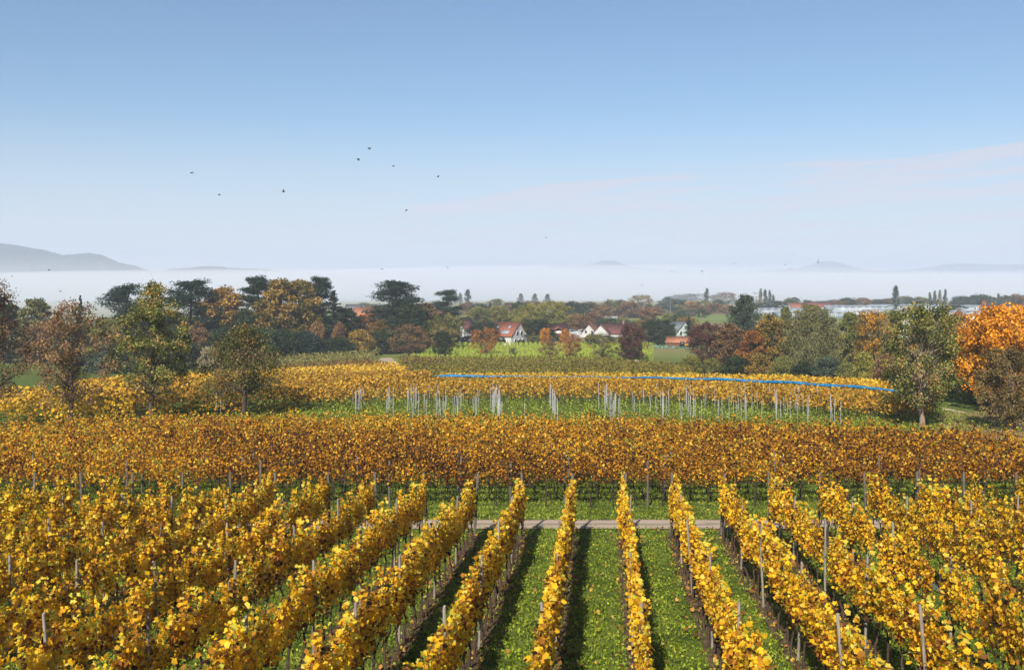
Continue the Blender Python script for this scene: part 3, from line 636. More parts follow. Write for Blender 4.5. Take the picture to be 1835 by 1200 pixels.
def lerp_rows(lo, hi, spacing=2.2, npt=14):
    """rows between two photo-space ground curves (lists of px,py); world-space interpolation"""
    def res(c):
        c = np.array([G(a, b)[:2] for a, b in c]); L = np.r_[0, np.cumsum(np.linalg.norm(np.diff(c, axis=0), axis=1))]; s = np.linspace(0, L[-1], npt); return np.c_[np.interp(s, L, c[:, 0]), np.interp(s, L, c[:, 1])]
    a, b = res(lo), res(hi); n = max(2, int(np.mean(np.linalg.norm(b-a, axis=1))/spacing)); return [a+(b-a)*t for t in np.linspace(0, 1, n)]
# golden band behind the young vines; its back row carries the blue net
def D(px, d): x, y, z = at(px, d); return x, y
def band(lo, hi, n, npt=20):
    def res(c): c = np.array([D(a, b) for a, b in c]); L = np.r_[0, np.cumsum(np.linalg.norm(np.diff(c, axis=0), axis=1))]; s = np.linspace(0, L[-1], npt); return np.c_[np.interp(s, L, c[:, 0]), np.interp(s, L, c[:, 1])]
    a, b = res(lo), res(hi); return [a+(b-a)*t for t in np.linspace(0, 1, n)]
netc = [(780, 131), (900, 130), (1080, 127), (1200, 122), (1350, 115), (1500, 107), (1650, 99)]
front = [(470, 104), (620, 102), (760, 104.5), (900, 107), (1100, 107), (1300, 103), (1400, 99), (1500, 94.5), (1600, 91), (1660, 89)]
rows_stuff('vine_rows', 'amber vine band in front of the blue net, behind the pale stakes', M['vine_far_amber'], band(front, [(560, 129)]+netc[:-1]+[(1680, 97)], 10), 26, .27, .75, 2.0, .3, 31, 1.3)
rows_stuff('vine_rows', 'narrow golden vine strip right behind the blue net', M['vine_far_gold'], band([(790, 139), (900, 138), (1080, 135), (1250, 130), (1400, 122), (1560, 110)], [(790, 160), (900, 164), (1080, 164), (1240, 158), (1400, 146), (1600, 117)], 9), 20, .33, .6, 1.9, .3, 32)
rows_stuff('vine_rows', 'olive brown vineyard between the golden strip and the asparagus field', M['vine_far_olive'], band([(740, 172), (900, 171), (1080, 171), (1240, 166)], [(712, 258), (900, 262), (1060, 262), (1240, 225)], 30), 11, .45, .5, 1.8, .35, 33)
# left slope
rows_stuff('vine_rows', 'amber vineyard below the bright yellow strip on the left slope', M['vine_far_amber'], lerp_rows([(160, 752), (350, 751), (500, 744), (640, 724), (770, 690)], [(180, 712), (350, 705), (500, 693), (640, 684), (768, 682)], 2.2), 16, .36, .6, 2.0, .3, 34)
rows_stuff('vine_rows', 'bright yellow vineyard strip on the left slope', M['vine_far_gold'], lerp_rows([(120, 730), (350, 706), (500, 692), (640, 684), (735, 676)], [(120, 712), (350, 688), (500, 676), (640, 667), (706, 662)], 2.2), 14, .42, .5, 1.9, .3, 35)
rows_stuff('vine_rows', 'dark brown vineyard strip above the bright yellow one', M['vine_far_brown'], lerp_rows([(380, 684), (500, 675), (640, 666), (700, 661)], [(380, 678), (500, 664), (630, 655), (664, 654)], 2.2), 12, .45, .4, 1.7, .35, 36)
rows_stuff('vine_rows', 'pale green young vineyard below the dark park hedge', M['vine_far_green'], lerp_rows([(480, 668), (560, 662), (630, 655), (660, 653)], [(470, 646), (560, 640), (640, 632), (690, 630)], 2.6), 9, .45, .3, 2.0, .35, 37)
rows_stuff('vine_rows', 'brown vine patch beside the verge and footpath', M['vine_far_brown'], lerp_rows([(722, 662), (790, 663)], [(716, 649), (800, 649)], 2.2), 12, .42, .4, 1.7, .35, 38)
rows_stuff('vine_rows', 'yellow green vines seen behind the leftmost trees', M['vine_far_gold'], band([(-60, 90), (60, 90), (240, 92)], [(-60, 108), (60, 108), (240, 104)], 9), 26, .33, .5, 1.9, .3, 39)
# blue net lying rolled on the back row
def blue_net():
    rg = np.random.default_rng(8); pts = np.array([D(a, b) for a, b in netc]); L = np.r_[0, np.cumsum(np.linalg.norm(np.diff(pts, axis=0), axis=1))]
    s = np.arange(0, L[-1], .35); x = np.interp(s, L, pts[:, 0]); y = np.interp(s, L, pts[:, 1]); px = 917.5+F*x/y
    thick = np.interp(px, [780, 800, 860, 905, 940, 1080, 1150, 1300, 1500, 1620, 1660], [.14, .38, .36, .18, .09, .09, .24, .36, .36, .24, .1])
    n = 8; V = []
    for i in range(len(s)):
        for j in range(n):
            a = j*2*math.pi/n; r = thick[i]*.5*rg.uniform(.8, 1.2)
            V.append((x[i]+.6*r*math.cos(a)*.8, y[i]+1.3*r*math.cos(a), float(gz(y[i]))+2.05+.05*math.sin(s[i]*.7)+r*math.sin(a)))
    Q = [(i*n+j, i*n+(j+1) % n, (i+1)*n+(j+1) % n, (i+1)*n+j) for i in range(len(s)-1) for j in range(n)]
    o = put(bpy.data.objects.new('blue_net', mesh_np('blue_net', V, Q, None, None, (M['net'],)))); tag(o, 'long rolled blue bird net lying on top of the vine row', 'net')
blue_net()
# asparagus field
def scatter(rg, n, poly, dens=None):
    """n points inside the photo-space quad (x left/right curves over py)"""
    pys = rg.uniform(poly[0], poly[1], n)
    return pys
def field_pts(rg, n, ylo, yhi, xl, xr):
    y = rg.uniform(ylo, yhi, n); u = rg.uniform(0, 1, n); a = np.array([xl(q) for q in y]); b = np.array([xr(q) for q in y]); return np.stack([a+(b-a)*u, y], 1)
ra = np.random.default_rng(41)
def px_l(pts): ys = [p[1] for p in pts]; return lambda y: (np.interp(y, sorted(ys), [p[0] for p in sorted(pts, key=lambda q: q[1])])-917.5)/F*y
A = field_pts(ra, 42000, 264, 350, px_l([(735, 264), (800, 350)]), px_l([(1165, 264), (1170, 350)]))
A[:, 0] = np.round(A[:, 0]/1.6)*1.6+ra.normal(size=len(A))*.3
z = gz(A[:, 1]); h_ = ra.uniform(.1, 1.55, len(A)); C = np.c_[A, z+h_]
V, Q = cards(ra, C, .55*ra.uniform(.6, 1.2, len(C)), .35, droop=(0, 0, 1.2)); lump = .5+.5*np.sin(A[:, 0]*.5)*np.sin(A[:, 1]*.23)
tag(MB().add(V, Q, np.clip(ra.uniform(.1, .75, len(C))+.2*lump, 0, 1)).build('asparagus_field', M['asparagus']), 'bright lime green asparagus field in front of the village houses', 'asparagus', kind='stuff')
A = field_pts(ra, 2500, 330, 372, px_l([(1165, 330), (1160, 372)]), px_l([(1240, 330), (1240, 372)])); A[:, 1] = np.round(A[:, 1]/2.5)*2.5+ra.normal(size=len(A))*.3
V, Q = cards(ra, np.c_[A, gz(A[:, 1])+ra.uniform(.1, .5, len(A))], .5, .9, up=1); tag(MB().add(V, Q, ra.uniform(0, 1, len(A))).build('cabbage_bed', M['cabbage']), 'bed of blue green cabbages before the orange-roofed shed', 'vegetables', kind='stuff')

# young vines: low green plants and pale stakes
ry = np.random.default_rng(51); A = field_pts(ry, 52000, 84, 110, lambda y: -22-.05*y, lambda y: 42+.02*y)
keepm = ry.uniform(size=len(A)) < .35+.65*(np.sin(A[:, 0]*2*math.pi/1.85)*.5+.5); A = A[keepm]
lump = np.sin(A[:, 0]*3.4)*np.sin(A[:, 1]*2.1+A[:, 0]); hh = ry.uniform(.03, .35, len(A))+np.clip(lump, 0, 1)*ry.uniform(0, .55, len(A))
V, Q = cards(ry, np.c_[A, gz(A[:, 1])+hh], .17*ry.uniform(.6, 1.3, len(A)), .8, up=.8)
tag(MB().add(V, Q, np.clip(ry.uniform(0, .8, len(A))+.2*lump, 0, 1)).build('young_vines', M['weed_bright']), 'low green young vines and ground cover around the pale stakes', 'young vines', kind='stuff')
STK = [post_mesh(40+i, 2.3, .025, M['stake']) for i in range(3)]
ns_ = 0
for k in range(-5, 7):
    far = 109 if -4 <= k <= 4 else 105; near = 89
    for q, d in enumerate(np.arange(near, far, 1.15)):
        x = 4.05+5.3*k+ry.normal()*(.08 if abs(k) < 1 else .3)+(.055*(d-95)*k)+(0 if abs(k) < 2 else 2.6*(q % 2)*np.sign(k)); px = 917.5+F*x/d
        if not (600 < px < 1510): continue
        if ry.uniform() < (.06 if abs(k) < 3 else .22): continue
        if px < 700 and d < 96: continue
        h3 = 1 if ry.uniform() > .15 else .8
        o = put(bpy.data.objects.new('stake', STK[int(ry.integers(0, 3))])); o.location = (x, d, float(gz(d))); o.rotation_euler = (ry.normal()*.02, ry.normal()*.025, ry.uniform(0, 6)); o.scale = (1, 1, h3)
        where = 'in the middle line of the young vines' if k == 0 else 'in the %sline %s of the middle line of young vines' % (ORD[abs(k)-1], 'left' if k < 0 else 'right')
        tag(o, 'pale stake '+where, 'stake', 'pale stakes in the young green vineyard'); ns_ += 1
for q in range(95):
    lf_ = q % 2; px = ry.uniform(612, 900) if lf_ else ry.uniform(1085, 1470); d = ry.uniform(91, 108)
    if lf_ and px < 720 and d < 98: d += 8
    x, y, z = at(px, d); o = put(bpy.data.objects.new('stake', STK[q % 3])); o.location = (round(x/1.75)*1.75+ry.normal()*.07, y, z); o.rotation_euler = (ry.normal()*.03, ry.normal()*.03, 0); o.scale = (.85, .85, ry.uniform(.72, 1.0))
    tag(o, 'thin grey stake scattered between the lines in the %s half of the young vines' % ('left' if lf_ else 'right'), 'stake', 'scattered thin stakes in the young vineyard')
for px, d, hgt, lb in [(1489, 88.5, 2.3, 'single pale stake standing apart at the right end of the young vines'), (388, 97, 2.4, 'pale stake beside the trunk of the small rounded tree'), (395, 97.5, 2.1, 'shorter pale stake paired left of the small rounded tree'), (940, 89, 2.1, 'lone pale stake at the front of the young vines')]:
    o = put(bpy.data.objects.new('stake', STK[0])); o.location = at(px, d); o.scale = (1, 1, hgt/2.3); tag(o, lb, 'stake')

# ---- grass and ground cover near the camera
rg = np.random.default_rng(61)
def ground_cover(name, label, m, n, ylo, yhi, xl, xr, size, hmax, seed, mod=None, blades=True):
    r = np.random.default_rng(seed); y = ylo+(yhi-ylo)*r.uniform(0, 1, n); x = xl(y)+(xr(y)-xl(y))*r.uniform(0, 1, n)
    if mod is not None: kp = r.uniform(size=n) < mod(x, y); x, y = x[kp], y[kp]
    n = len(x); lump = .5+.5*np.sin(x*2.3+np.sin(y*1.7)*2)*np.sin(y*1.9+x*.7); z = gz(y)+r.uniform(.01, 1, n)*hmax*(.35+.65*lump); C = np.stack([x, y, z], 1); half = n//2
    mb = MB()
    V, Q = cards(r, C[:half], size*r.uniform(.5, 1.3, half), .75, up=1.2); vv = np.clip(.15+.45*lump+r.normal(size=n)*.22, 0, 1); mb.add(V, Q, vv[:half])
    V, Q = cards(r, C[half:], size*1.7*r.uniform(.6, 1.3, n-half), .14, droop=(0, 0, .8)); mb.add(V, Q, vv[half:])
    return tag(mb.build(name, m), label, 'grass', kind='stuff')
ground_cover('grass', 'lush green grass and weeds between the foreground vine rows', M['weed'], 150000, 19, 42.3, lambda y: -.53*y-1, lambda y: .56*y+1, .085, .17, 62, lambda x, y: np.where(np.abs(((x-2.39-SL*(y-39.6))/2.0+.5) % 1-.5) < .11, .35, np.where(np.abs(np.abs(((x-2.39-SL*(y-39.6))/2.0) % 1-.5)-.22) < .05, .6, 1)))
ground_cover('grass', 'green grass verge and aisles under the rust-coloured vines', M['weed_bright'], 130000, 44.12, 66, lambda y: -.55*y, lambda y: .55*y, .12, .13, 63, lambda x, y: np.where(y < 46.8, 1., np.where(np.abs(((y-47.9)/2.0) % 1-.5) < .33, .85, .15)))
ground_cover('grass', 'bright grass at the right end of the young vines', M['weed_bright'], 22000, 82, 93, lambda y: .18*y, lambda y: .46*y, .17, .16, 64)
ground_cover('grass', 'green grass on the left slope under the trees', M['weed_bright'], 9000, 96, 106, lambda y: -.36*y, lambda y: -.13*y, .2, .2, 66)
ground_cover('dry_grass', 'dry straw-coloured grass beside the dirt track on the right', M['dry_grass'], 16000, 82, 99, lambda y: .425*y, lambda y: .62*y, .2, .28, 65)
n = 10000; r = np.random.default_rng(67); y = r.uniform(19, 42, n); kk = r.integers(-13, 12, n); x = rowx(kk, y)+np.where(r.uniform(size=n) < .72, r.normal(size=n)*.25+.1, r.uniform(-1, 1, n))
V, Q = cards(r, np.stack([x, y, gz(y)+r.uniform(.05, .15, n)], 1), .10*r.uniform(.6, 1.3, n), .9, up=2.5, lobed=True)
tag(MB().add(V, Q, np.repeat(r.uniform(0, 1, n), 5)).build('fallen_leaves', M['fallen']), 'fallen brown and yellow leaves under the foreground rows', 'leaves', kind='stuff')
# ------------------------------------------------------------------ the fruit trees close by
near_tree('pear_tree', 275, 755, 505, 172, 'pear', 'tall green pear tree with a curved low bough, second trunk from left', 1001, shape='pear', trunk=.22, ncl=150, nleaf=15500, leaf=.19, cs=.062, rad=.021, limbs=80, inner=.15, twig=2, flat=.9)
near_tree('apple_tree', 437, 748, 583, 178, 'pearmix', 'small rounded tree with brown green leaves and a bare lower trunk', 1002, shape='pear', trunk=.30, ncl=140, nleaf=13500, leaf=.17, cs=.065, rad=.035, limbs=80, inner=.25, twig=2)
near_tree('cherry_tree', 128, 764, 540, 165, 'redbrown', 'thin reddish brown tree with a forked low trunk', 1003, shape='tall', trunk=.2, ncl=120, nleaf=8800, leaf=.175, cs=.065, rad=.02, limbs=85, inner=.2, gap=.15, twig=3)
near_tree('cherry_tree', -22, 768, 497, 150, 'redbrown', 'dark reddish tree cut off by the left edge of the view', 1004, shape='tall', trunk=.18, ncl=120, nleaf=9500, leaf=.18, cs=.07, rad=.02, limbs=75, inner=.2, twig=3)
near_tree('pear_tree', 1652, 768, 546, 152, 'pear', 'narrow pear tree with a pale straight trunk beside the dirt track', 1005, group='fruit trees by the dirt track', bark='bark_pale', shape='round', trunk=.2, ncl=150, nleaf=15500, leaf=.185, cs=.07, rad=.024, limbs=80, inner=.15, twig=2)
near_tree('olive_brown_tree', 1812, 775, 625, 130, 'pearbrown', 'olive brown tree in front of the blazing orange tree', 1006, group='fruit trees by the dirt track', bark='bark_pale', shape='round', trunk=.18, ncl=120, nleaf=10500, leaf=.18, cs=.07, rad=.022, limbs=70, inner=.2, twig=2)
near_tree('maple_tree', 1815, 735, 552, 210, 'orange', 'blazing orange maple filling the right edge', 1007, group='trees of the right hedge', shape='round', trunk=.08, ncl=230, nleaf=26000, leaf=.27, cs=.055, rad=.02, limbs=60, inner=.2)
# far fruit trees and the wood of the park
g1 = 'trees of the dark park on the left'
for a in [
 ('pine_tree', 225, 640, 512, 75, 'pine', 'pine', 'leaning dark pine behind the top of the tall pear tree'),
 ('pine_tree', 340, 640, 503, 90, 'pine', 'pine', 'broad flat-topped dark pine right of the tall pear tree'),
 ('golden_beech', 398, 638, 514, 82, 'tall', 'gold', 'golden brown tree between the flat-topped pine and the bare-trunked pine'),
 ('pine_tree', 460, 632, 496, 62, 'pine_high', 'pine', 'high pine with a long bare pale trunk'),
 ('golden_beech', 500, 638, 500, 75, 'tall', 'goldgreen', 'golden tree just right of the bare-trunked pine'),
 ('golden_beech', 540, 636, 502, 62, 'tall', 'goldgreen', 'golden green tree left of the narrow high pine'),
 ('dark_tree', 436, 640, 556, 64, 'tall', 'darkgreen', 'dark tree standing behind the bare-trunked pine'),
 ('pine_tree', 573, 632, 497, 54, 'pine_high', 'pine', 'narrow high pine at the right end of the golden trees'),
 ('spruce_tree', 598, 636, 520, 66, 'spruce', 'pine', 'dark conifer sloping down right of the narrow high pine'),
 ('dark_tree', 622, 634, 552, 50, 'tall', 'darkgreen', 'dark green tree at the right corner of the park'),
 ('dark_tree', 290, 648, 560, 80, 'tall', 'darkgreen', 'dark tree filling the gap under the two left pines'),
 ('pine_tree', 712, 628, 503, 82, 'pine', 'pine', 'wide dark pine standing right of the red roof gap'),
 ('dark_tree', 738, 630, 543, 50, 'tall', 'darkgreen', 'rounded dark green tree in front of the wide pine'),
 ('reddish_tree', 765, 628, 543, 44, 'tall', 'redbrown', 'reddish tree between the wide pine and the cedar'),
 ('cedar_tree', 800, 622, 519, 54, 'cedar', 'pine', 'cedar with flat layered boughs beside the white gabled house'),
 ('brown_green_tree', 799, 630, 563, 46, 'round', 'pear', 'brown green tree directly below the cedar'),
 ('orange_tree', 655, 628, 563, 50, 'tall', 'orangebrown', 'orange brown tree in front of the far red roofs'),
 ('orange_tree', 682, 630, 572, 40, 'tall', 'goldgreen', 'dull gold tree at the foot of the wide pine'),
 ('reddish_tree', 345, 655, 588, 60, 'round', 'redbrown', 'low reddish tree between the pear tree and the small rounded tree'),
 ('silver_shrub', 375, 668, 625, 32, 'shrub', 'pale', 'pale silvery shrub behind the small rounded tree'),
 ('spruce_tree', 144, 650, 528, 32, 'spruce', 'spruce', 'pointed dark spruce rising behind the thin reddish tree'),
 ('spruce_tree', 108, 650, 557, 22, 'spruce', 'spruce', 'small spruce top left of the pointed dark spruce'),
 ('pale_green_tree', 62, 650, 535, 62, 'tall', 'willow', 'pale green open tree behind the leftmost trees'),
 ('dark_tree', 15, 650, 545, 70, 'tall', 'darkgreen', 'dark tree behind the left edge tree'),
 ('reddish_tree', 85, 655, 580, 70, 'round', 'brown', 'brownish tree low behind the thin reddish tree'),
 ('yellow_green_tree', 185, 655, 572, 60, 'tall', 'yellowgreen', 'yellow green tree left of the leaning pine'),
 ('dark_tree', 140, 655, 590, 80, 'round', 'greygreen', 'grey green tree low between the spruce and the pear tree'),
 ('dark_tree', 470, 0, 556, 60, 'tall', 'darkgreen', 'dark tree in the shade behind the golden trees, left one'),
 ('dark_tree', 520, 0, 562, 66, 'tall', 'spruce', 'dark tree in the shade under the tallest golden tree'),
 ('dark_tree', 562, 0, 556, 60, 'tall', 'darkgreen', 'dark tree in the shade behind the narrow high pine'),
 ('dark_tree', 392, 0, 566, 66, 'tall', 'darkgreen', 'dark tree behind the golden brown tree right of the flat-topped pine'),
 ('dark_tree', 250, 0, 566, 70, 'tall', 'spruce', 'dark tree below the leaning pine'),
]: tree(a[0], a[1], a[2] or 634, a[3], a[4]*1.2, a[5], a[6], a[7], g1)
for px, b, t_, w_, pal, lb in [(505, 645, 594, 75, 'darkgreen', 'dark rounded hedge bush, leftmost below the golden trees'), (548, 643, 598, 66, 'spruce', 'second dark hedge bush below the golden trees'), (600, 641, 606, 62, 'darkgreen', 'low dark hedge bush right of the two brown bushes'), (568, 640, 582, 36, 'brown', 'round brown bush below the narrow high pine'), (608, 638, 584, 32, 'brown', 'smaller brown bush right of the round brown one'),
        (645, 637, 595, 58, 'goldgreen', 'dull gold bush at the right end of the park hedge'), (690, 634, 592, 60, 'darkgreen', 'dark bush below the wide pine'), (475, 650, 592, 70, 'darkgreen', 'dark bush peeking out right behind the small rounded tree'), (740, 632, 596, 56, 'darkgreen', 'dark bush between the wide pine and the cedar'), (410, 655, 590, 90, 'darkgreen', 'dark bush behind the small rounded tree'), (300, 662, 590, 100, 'darkgreen', 'dark bush behind the tall pear tree'), (200, 668, 618, 90, 'greygreen', 'grey green bush left behind the tall pear tree')]:
    tree('bush', px, b, t_, w_, 'shrub', pal, lb, 'bushes along the edge of the park', cat='bush')
g2 = 'small trees along the asparagus field'
for a in [
 ('fruit_tree', 735, 641, 583, 68, 'sparse', 'brown', 'round brown fruit tree at the bend of the footpath'),
 ('small_dark_tree', 793, 643, 594, 34, 'round', 'darkgreen', 'small dark green tree right of the round brown fruit tree'),
 ('fruit_tree', 868, 642, 586, 48, 'sparse', 'orangebrown', 'orange fruit tree in front of the asparagus field'),
 ('fruit_tree', 920, 643, 622, 14, 'sparse', 'greygreen', 'tiny grey green sapling before the asparagus field'),
 ('fruit_tree', 985, 646, 611, 38, 'sparse', 'brown', 'low brown fruit tree above the dark timber stack'),
 ('fruit_tree', 1021, 646, 596, 44, 'sparse', 'orangebrown', 'brown orange fruit tree at the middle of the asparagus field'),
 ('fruit_tree', 1080, 648, 597, 56, 'sparse', 'pear', 'green fruit tree with pale trunk near the right end of the asparagus field'),
 ('dark_tree', 1132, 649, 582, 56, 'round', 'burgundy', 'dark purplish tree at the right end of the asparagus field'),
]: tree(a[0], *a[1:6+1], a[7], g2)
g3 = 'trees around the village houses'
for a in [
 ('orange_tree', 978, 612, 588, 20, 'round', 'orange', 'small bright orange tree beside the dark red roof', 345),
 ('orange_tree', 1012, 612, 590, 16, 'round', 'orange', 'small orange tree at the right gable of the dark red roofed house', 345),
 ('dark_tree', 866, 0, 576, 52, 'round', 'darkgreen', 'dark green tree between the two white houses', 356),
 ('dark_tree', 962, 0, 572, 66, 'round', 'darkgreen', 'dark green round tree right of the red roofed house', 365),
 ('yellow_green_tree', 858, 0, 549, 44, 'round', 'olive', 'olive tree behind the white gabled house', 430),
 ('yellow_green_tree', 893, 0, 549, 40, 'round', 'yellowgreen', 'yellow green tree behind the red roofed house', 440),
 ('yellow_green_tree', 948, 0, 544, 50, 'round', 'yellowgreen', 'big yellow green tree, left one of the pair', 420),
 ('yellow_green_tree', 990, 0, 541, 66, 'round', 'yellowgreen', 'big yellow green tree, right one of the pair', 425),
 ('dark_tree', 928, 0, 540, 26, 'round', 'darkgreen', 'dark tree top left of the big yellow green pair', 520),
 ('brown_tree', 1040, 0, 566, 42, 'round', 'brown', 'rounded brown tree in front of the grey glasshouse roof', 400),
 ('dark_tree', 1180, 0, 572, 60, 'round', 'darkgreen', 'dark round evergreen beside the pale green gabled house', 352),
 ('spruce_tree', 1235, 0, 566, 30, 'spruce', 'spruce', 'pointed dark spruce left of the burgundy tree', 345),
 ('dark_tree', 1125, 0, 588, 34, 'round', 'brown', 'dull tree in front of the white double gable', 330),
 ('dark_tree', 1060, 0, 598, 24, 'round', 'greygreen', 'small grey tree left of the white double gable', 340),
 ('dark_tree', 878, 0, 540, 18, 'spruce', 'spruce', 'dark conifer top behind the olive tree', 520),
 ('small_tree', 1248, 0, 585, 22, 'round', 'brown', 'thin brown tree beside the pointed spruce', 350),
]: tree(a[0], a[1], 0, *a[3:7], a[7], g3, d=a[8])
g4 = 'trees of the hedge on the right'
for a in [
 ('burgundy_tree', 1268, 668, 578, 62, 'round', 'burgundy', 'burgundy tree at the left end of the right hedge'),
 ('brown_tree', 1308, 670, 578, 58, 'tall', 'brown', 'brown tree next to the burgundy one'),
 ('grey_conifer', 1335, 640, 528, 58, 'tall', 'greygreen', 'tall grey green tree rising behind the brown one'),
 ('orange_brown_tree', 1348, 672, 592, 54, 'tall', 'orangebrown', 'orange brown tree low in the right hedge'),
 ('golden_tree', 1382, 672, 562, 62, 'tall', 'goldgreen', 'golden brown tree left of the weeping willow'),
 ('olive_tree', 1408, 650, 550, 36, 'tall', 'olive', 'olive tree top behind the left shoulder of the willow'),
 ('willow_tree', 1457, 676, 541, 106, 'willow', 'willow', 'large grey green weeping willow in the right hedge'),
 ('olive_tree', 1524, 676, 560, 48, 'tall', 'olive', 'olive tree just right of the weeping willow'),
 ('maple_tree', 1566, 680, 560, 76, 'round', 'mapleorange', 'dark green maple with an orange crown top'),
 ('shrubby_tree', 1600, 688, 610, 52, 'round', 'pear', 'green brown tree left behind the narrow pear tree'),
 ('green_tree', 1720, 700, 600, 70, 'round', 'pear', 'green tree between the pear tree and the orange maple'),
 ('orange_tree', 1718, 670, 558, 50, 'round', 'orangebrown', 'rounded orange tree behind the pear tree'),
 ('green_tree', 1760, 690, 575, 46, 'round', 'olive', 'olive green tree at the left shoulder of the orange maple'),
 ('spruce_tree', 1688, 0, 543, 30, 'spruce', 'spruce', 'slender dark spruce behind the pear tree'),
 ('spruce_tree', 1634, 0, 557, 15, 'spruce', 'spruce', 'small slender spruce by the red roofed house'),
 ('green_tree', 1655, 680, 590, 70, 'round', 'darkgreen', 'dark green tree hidden behind the narrow pear tree'),
 ('orange_tree', 1745, 700, 605, 60, 'round', 'mapleorange', 'orange and green tree touching the orange maple'),
]: tree(a[0], a[1], a[2] or 640, *a[3:7], a[7], g4, d=None if a[2] else 240)
for px, b, t_, w_, pal, lb in [(1240, 672, 640, 42, 'yellowgreen', 'yellow green bush at the left foot of the hedge'), (1276, 674, 644, 36, 'olive', 'green bush below the burgundy tree'), (1318, 676, 640, 48, 'darkgreen', 'dark bush below the brown tree'), (1360, 678, 636, 50, 'goldgreen', 'golden green bush below the orange brown tree'),
      (1402, 680, 642, 46, 'olive', 'olive bush at the left foot of the willow'), (1440, 682, 650, 44, 'darkgreen', 'dark bush under the middle of the willow'), (1482, 684, 640, 50, 'greygreen', 'grey green bush at the right foot of the willow'), (1520, 688, 652, 44, 'olive', 'low olive bush right of the willow'), (1548, 690, 636, 46, 'yellowgreen', 'yellowish bush below the dark maple'),
      (1588, 694, 640, 50, 'brown', 'brown bush beside the yellowish one'), (1625, 700, 655, 44, 'darkgreen', 'dark bush at the left foot of the pear tree'), (1690, 712, 668, 60, 'darkgreen', 'dark bush at the right foot of the pear tree'), (1745, 722, 672, 66, 'olive', 'olive bush below the orange maple'), (1790, 738, 690, 70, 'pearbrown', 'brown bush right beside the dirt track')]:
    tree('bush', px, b, t_, w_, 'shrub', pal, lb, 'bushes at the foot of the right hedge', cat='bush')
# trees across the plain; base line on the plain follows from the distance
g5 = 'hazy trees across the far plain'
far = [(1022, 543, 30, 'darkgreen', 620, 'dark round tree, first right of the big yellow green pair'), (1050, 545, 30, 'darkgreen', 640, 'dark round tree above the brown rounded tree'), (1077, 549, 30, 'brown', 600, 'brown round tree left of the white box building'), (1094, 539, 22, 'olive', 680, 'olive tree with a paler left half above the white box'), (1110, 540, 26, 'greygreen', 700, 'grey green tree right above the white box'),
 (1128, 543, 34, 'brown', 640, 'reddish brown tree right of the white box building'), (1146, 531, 32, 'pale', 760, 'pale beige tree rising highest over the plain'), (1170, 549, 26, 'brown', 720, 'brown tree right of the pale beige tree'), (1198, 548, 26, 'greygreen', 740, 'low grey tree on the plain between the brown and the round one'), (1215, 538, 30, 'greygreen', 780, 'grey green round tree left of the hazy far trees'),
 (1240, 542, 26, 'gold', 760, 'gold tinted tree left of the lone poplar'), (1262, 540, 24, 'yellowgreen', 760, 'yellow tree just below the lone poplar'), (1280, 545, 26, 'brown', 740, 'brown tree below right of the lone poplar'), (1300, 548, 26, 'gold', 740, 'yellowish tree on the plain right of the poplar'), (1222, 560, 14, 'darkgreen', 520, 'small dark tree standing alone in the green field'),
 (1235, 528, 44, 'greygreen', 1020, 'faint wide tree crown in the mist left of the poplar'), (1283, 530, 20, 'greygreen', 1020, 'faint tree in the mist just right of the poplar'), (1302, 526, 28, 'redbrown', 1000, 'faint reddish tree in the mist right of the poplar'), (1205, 532, 24, 'greygreen', 1060, 'faintest tree at the left end of the misty group'),
 (1518, 535, 22, 'darkgreen', 820, 'dark round tree beyond the white greenhouse'), (1549, 537, 20, 'brown', 820, 'brown tree left of the single tall poplar'), (1572, 538, 30, 'greygreen', 840, 'low tree line left foot of the single tall poplar'), (1592, 537, 26, 'brown', 840, 'brown low trees touching the single tall poplar'), (1630, 534, 26, 'greygreen', 860, 'grey tree right of the single tall poplar'), (1650, 534, 24, 'olive', 860, 'olive tree left of the four poplars'),
 (1728, 533, 30, 'greygreen', 820, 'grey green tree right of the four poplars'), (1752, 530, 30, 'darkgreen', 800, 'dark tree left of the brick chimney'), (1772, 532, 24, 'greygreen', 820, 'grey tree behind the brick chimney'), (1805, 532, 22, 'darkgreen', 800, 'dark tree beside the rightmost poplar'), (1826, 530, 30, 'brown', 780, 'brown tree at the right edge over the orange maple'),
 (1392, 541, 20, 'darkgreen', 780, 'dark tree below the three poplars'), (1415, 538, 24, 'greygreen', 800, 'grey tree right of the three poplars'), (1340, 552, 22, 'darkgreen', 700, 'dark bushy tree left of the first greenhouse'), (1368, 545, 26, 'darkgreen', 760, 'dark tree at the foot of the three poplars'), (925, 548, 26, 'darkgreen', 600, 'dark tree behind the yellow green pair on the left'), (1500, 541, 20, 'brown', 800, 'reddish tree beside the red farm roofs'),
 (860, 546, 26, 'darkgreen', 620, 'dark tree right of the three misty poplars'), (905, 552, 26, 'brown', 600, 'brown tree far behind the red roofed house'), (1160, 556, 22, 'darkgreen', 600, 'dark hedge tree at the edge of the green field'), (1010, 549, 20, 'brown', 640, 'brown tree half hidden by the yellow green pair'), (655, 556, 50, 'darkgreen', 560, 'dark far wood left of the wide pine'), (775, 556, 26, 'darkgreen', 560, 'dark tree behind the cedar'),
 (1600, 560, 40, 'olive', 420, 'olive tree above the orange topped maple'), (1545, 566, 36, 'brown', 400, 'brown tree right above the willow shoulder'), (1710, 548, 30, 'darkgreen', 700, 'dark low tree between the four poplars and the chimney'), (1190, 540, 20, 'greygreen', 900, 'grey low tree over the far field'), (1320, 541, 24, 'greygreen', 860, 'misty tree left of the tall grey green tree')]
for px, t_, w_, pal, dd, lb in far: tree('far_tree', px, 0, t_-1, w_*1.35, 'far', pal, lb, g5, d=dd)
rt_ = random.Random(9); pals = ['greygreen', 'darkgreen', 'brown', 'olive', 'greygreen', 'goldgreen', 'darkgreen', 'brown']
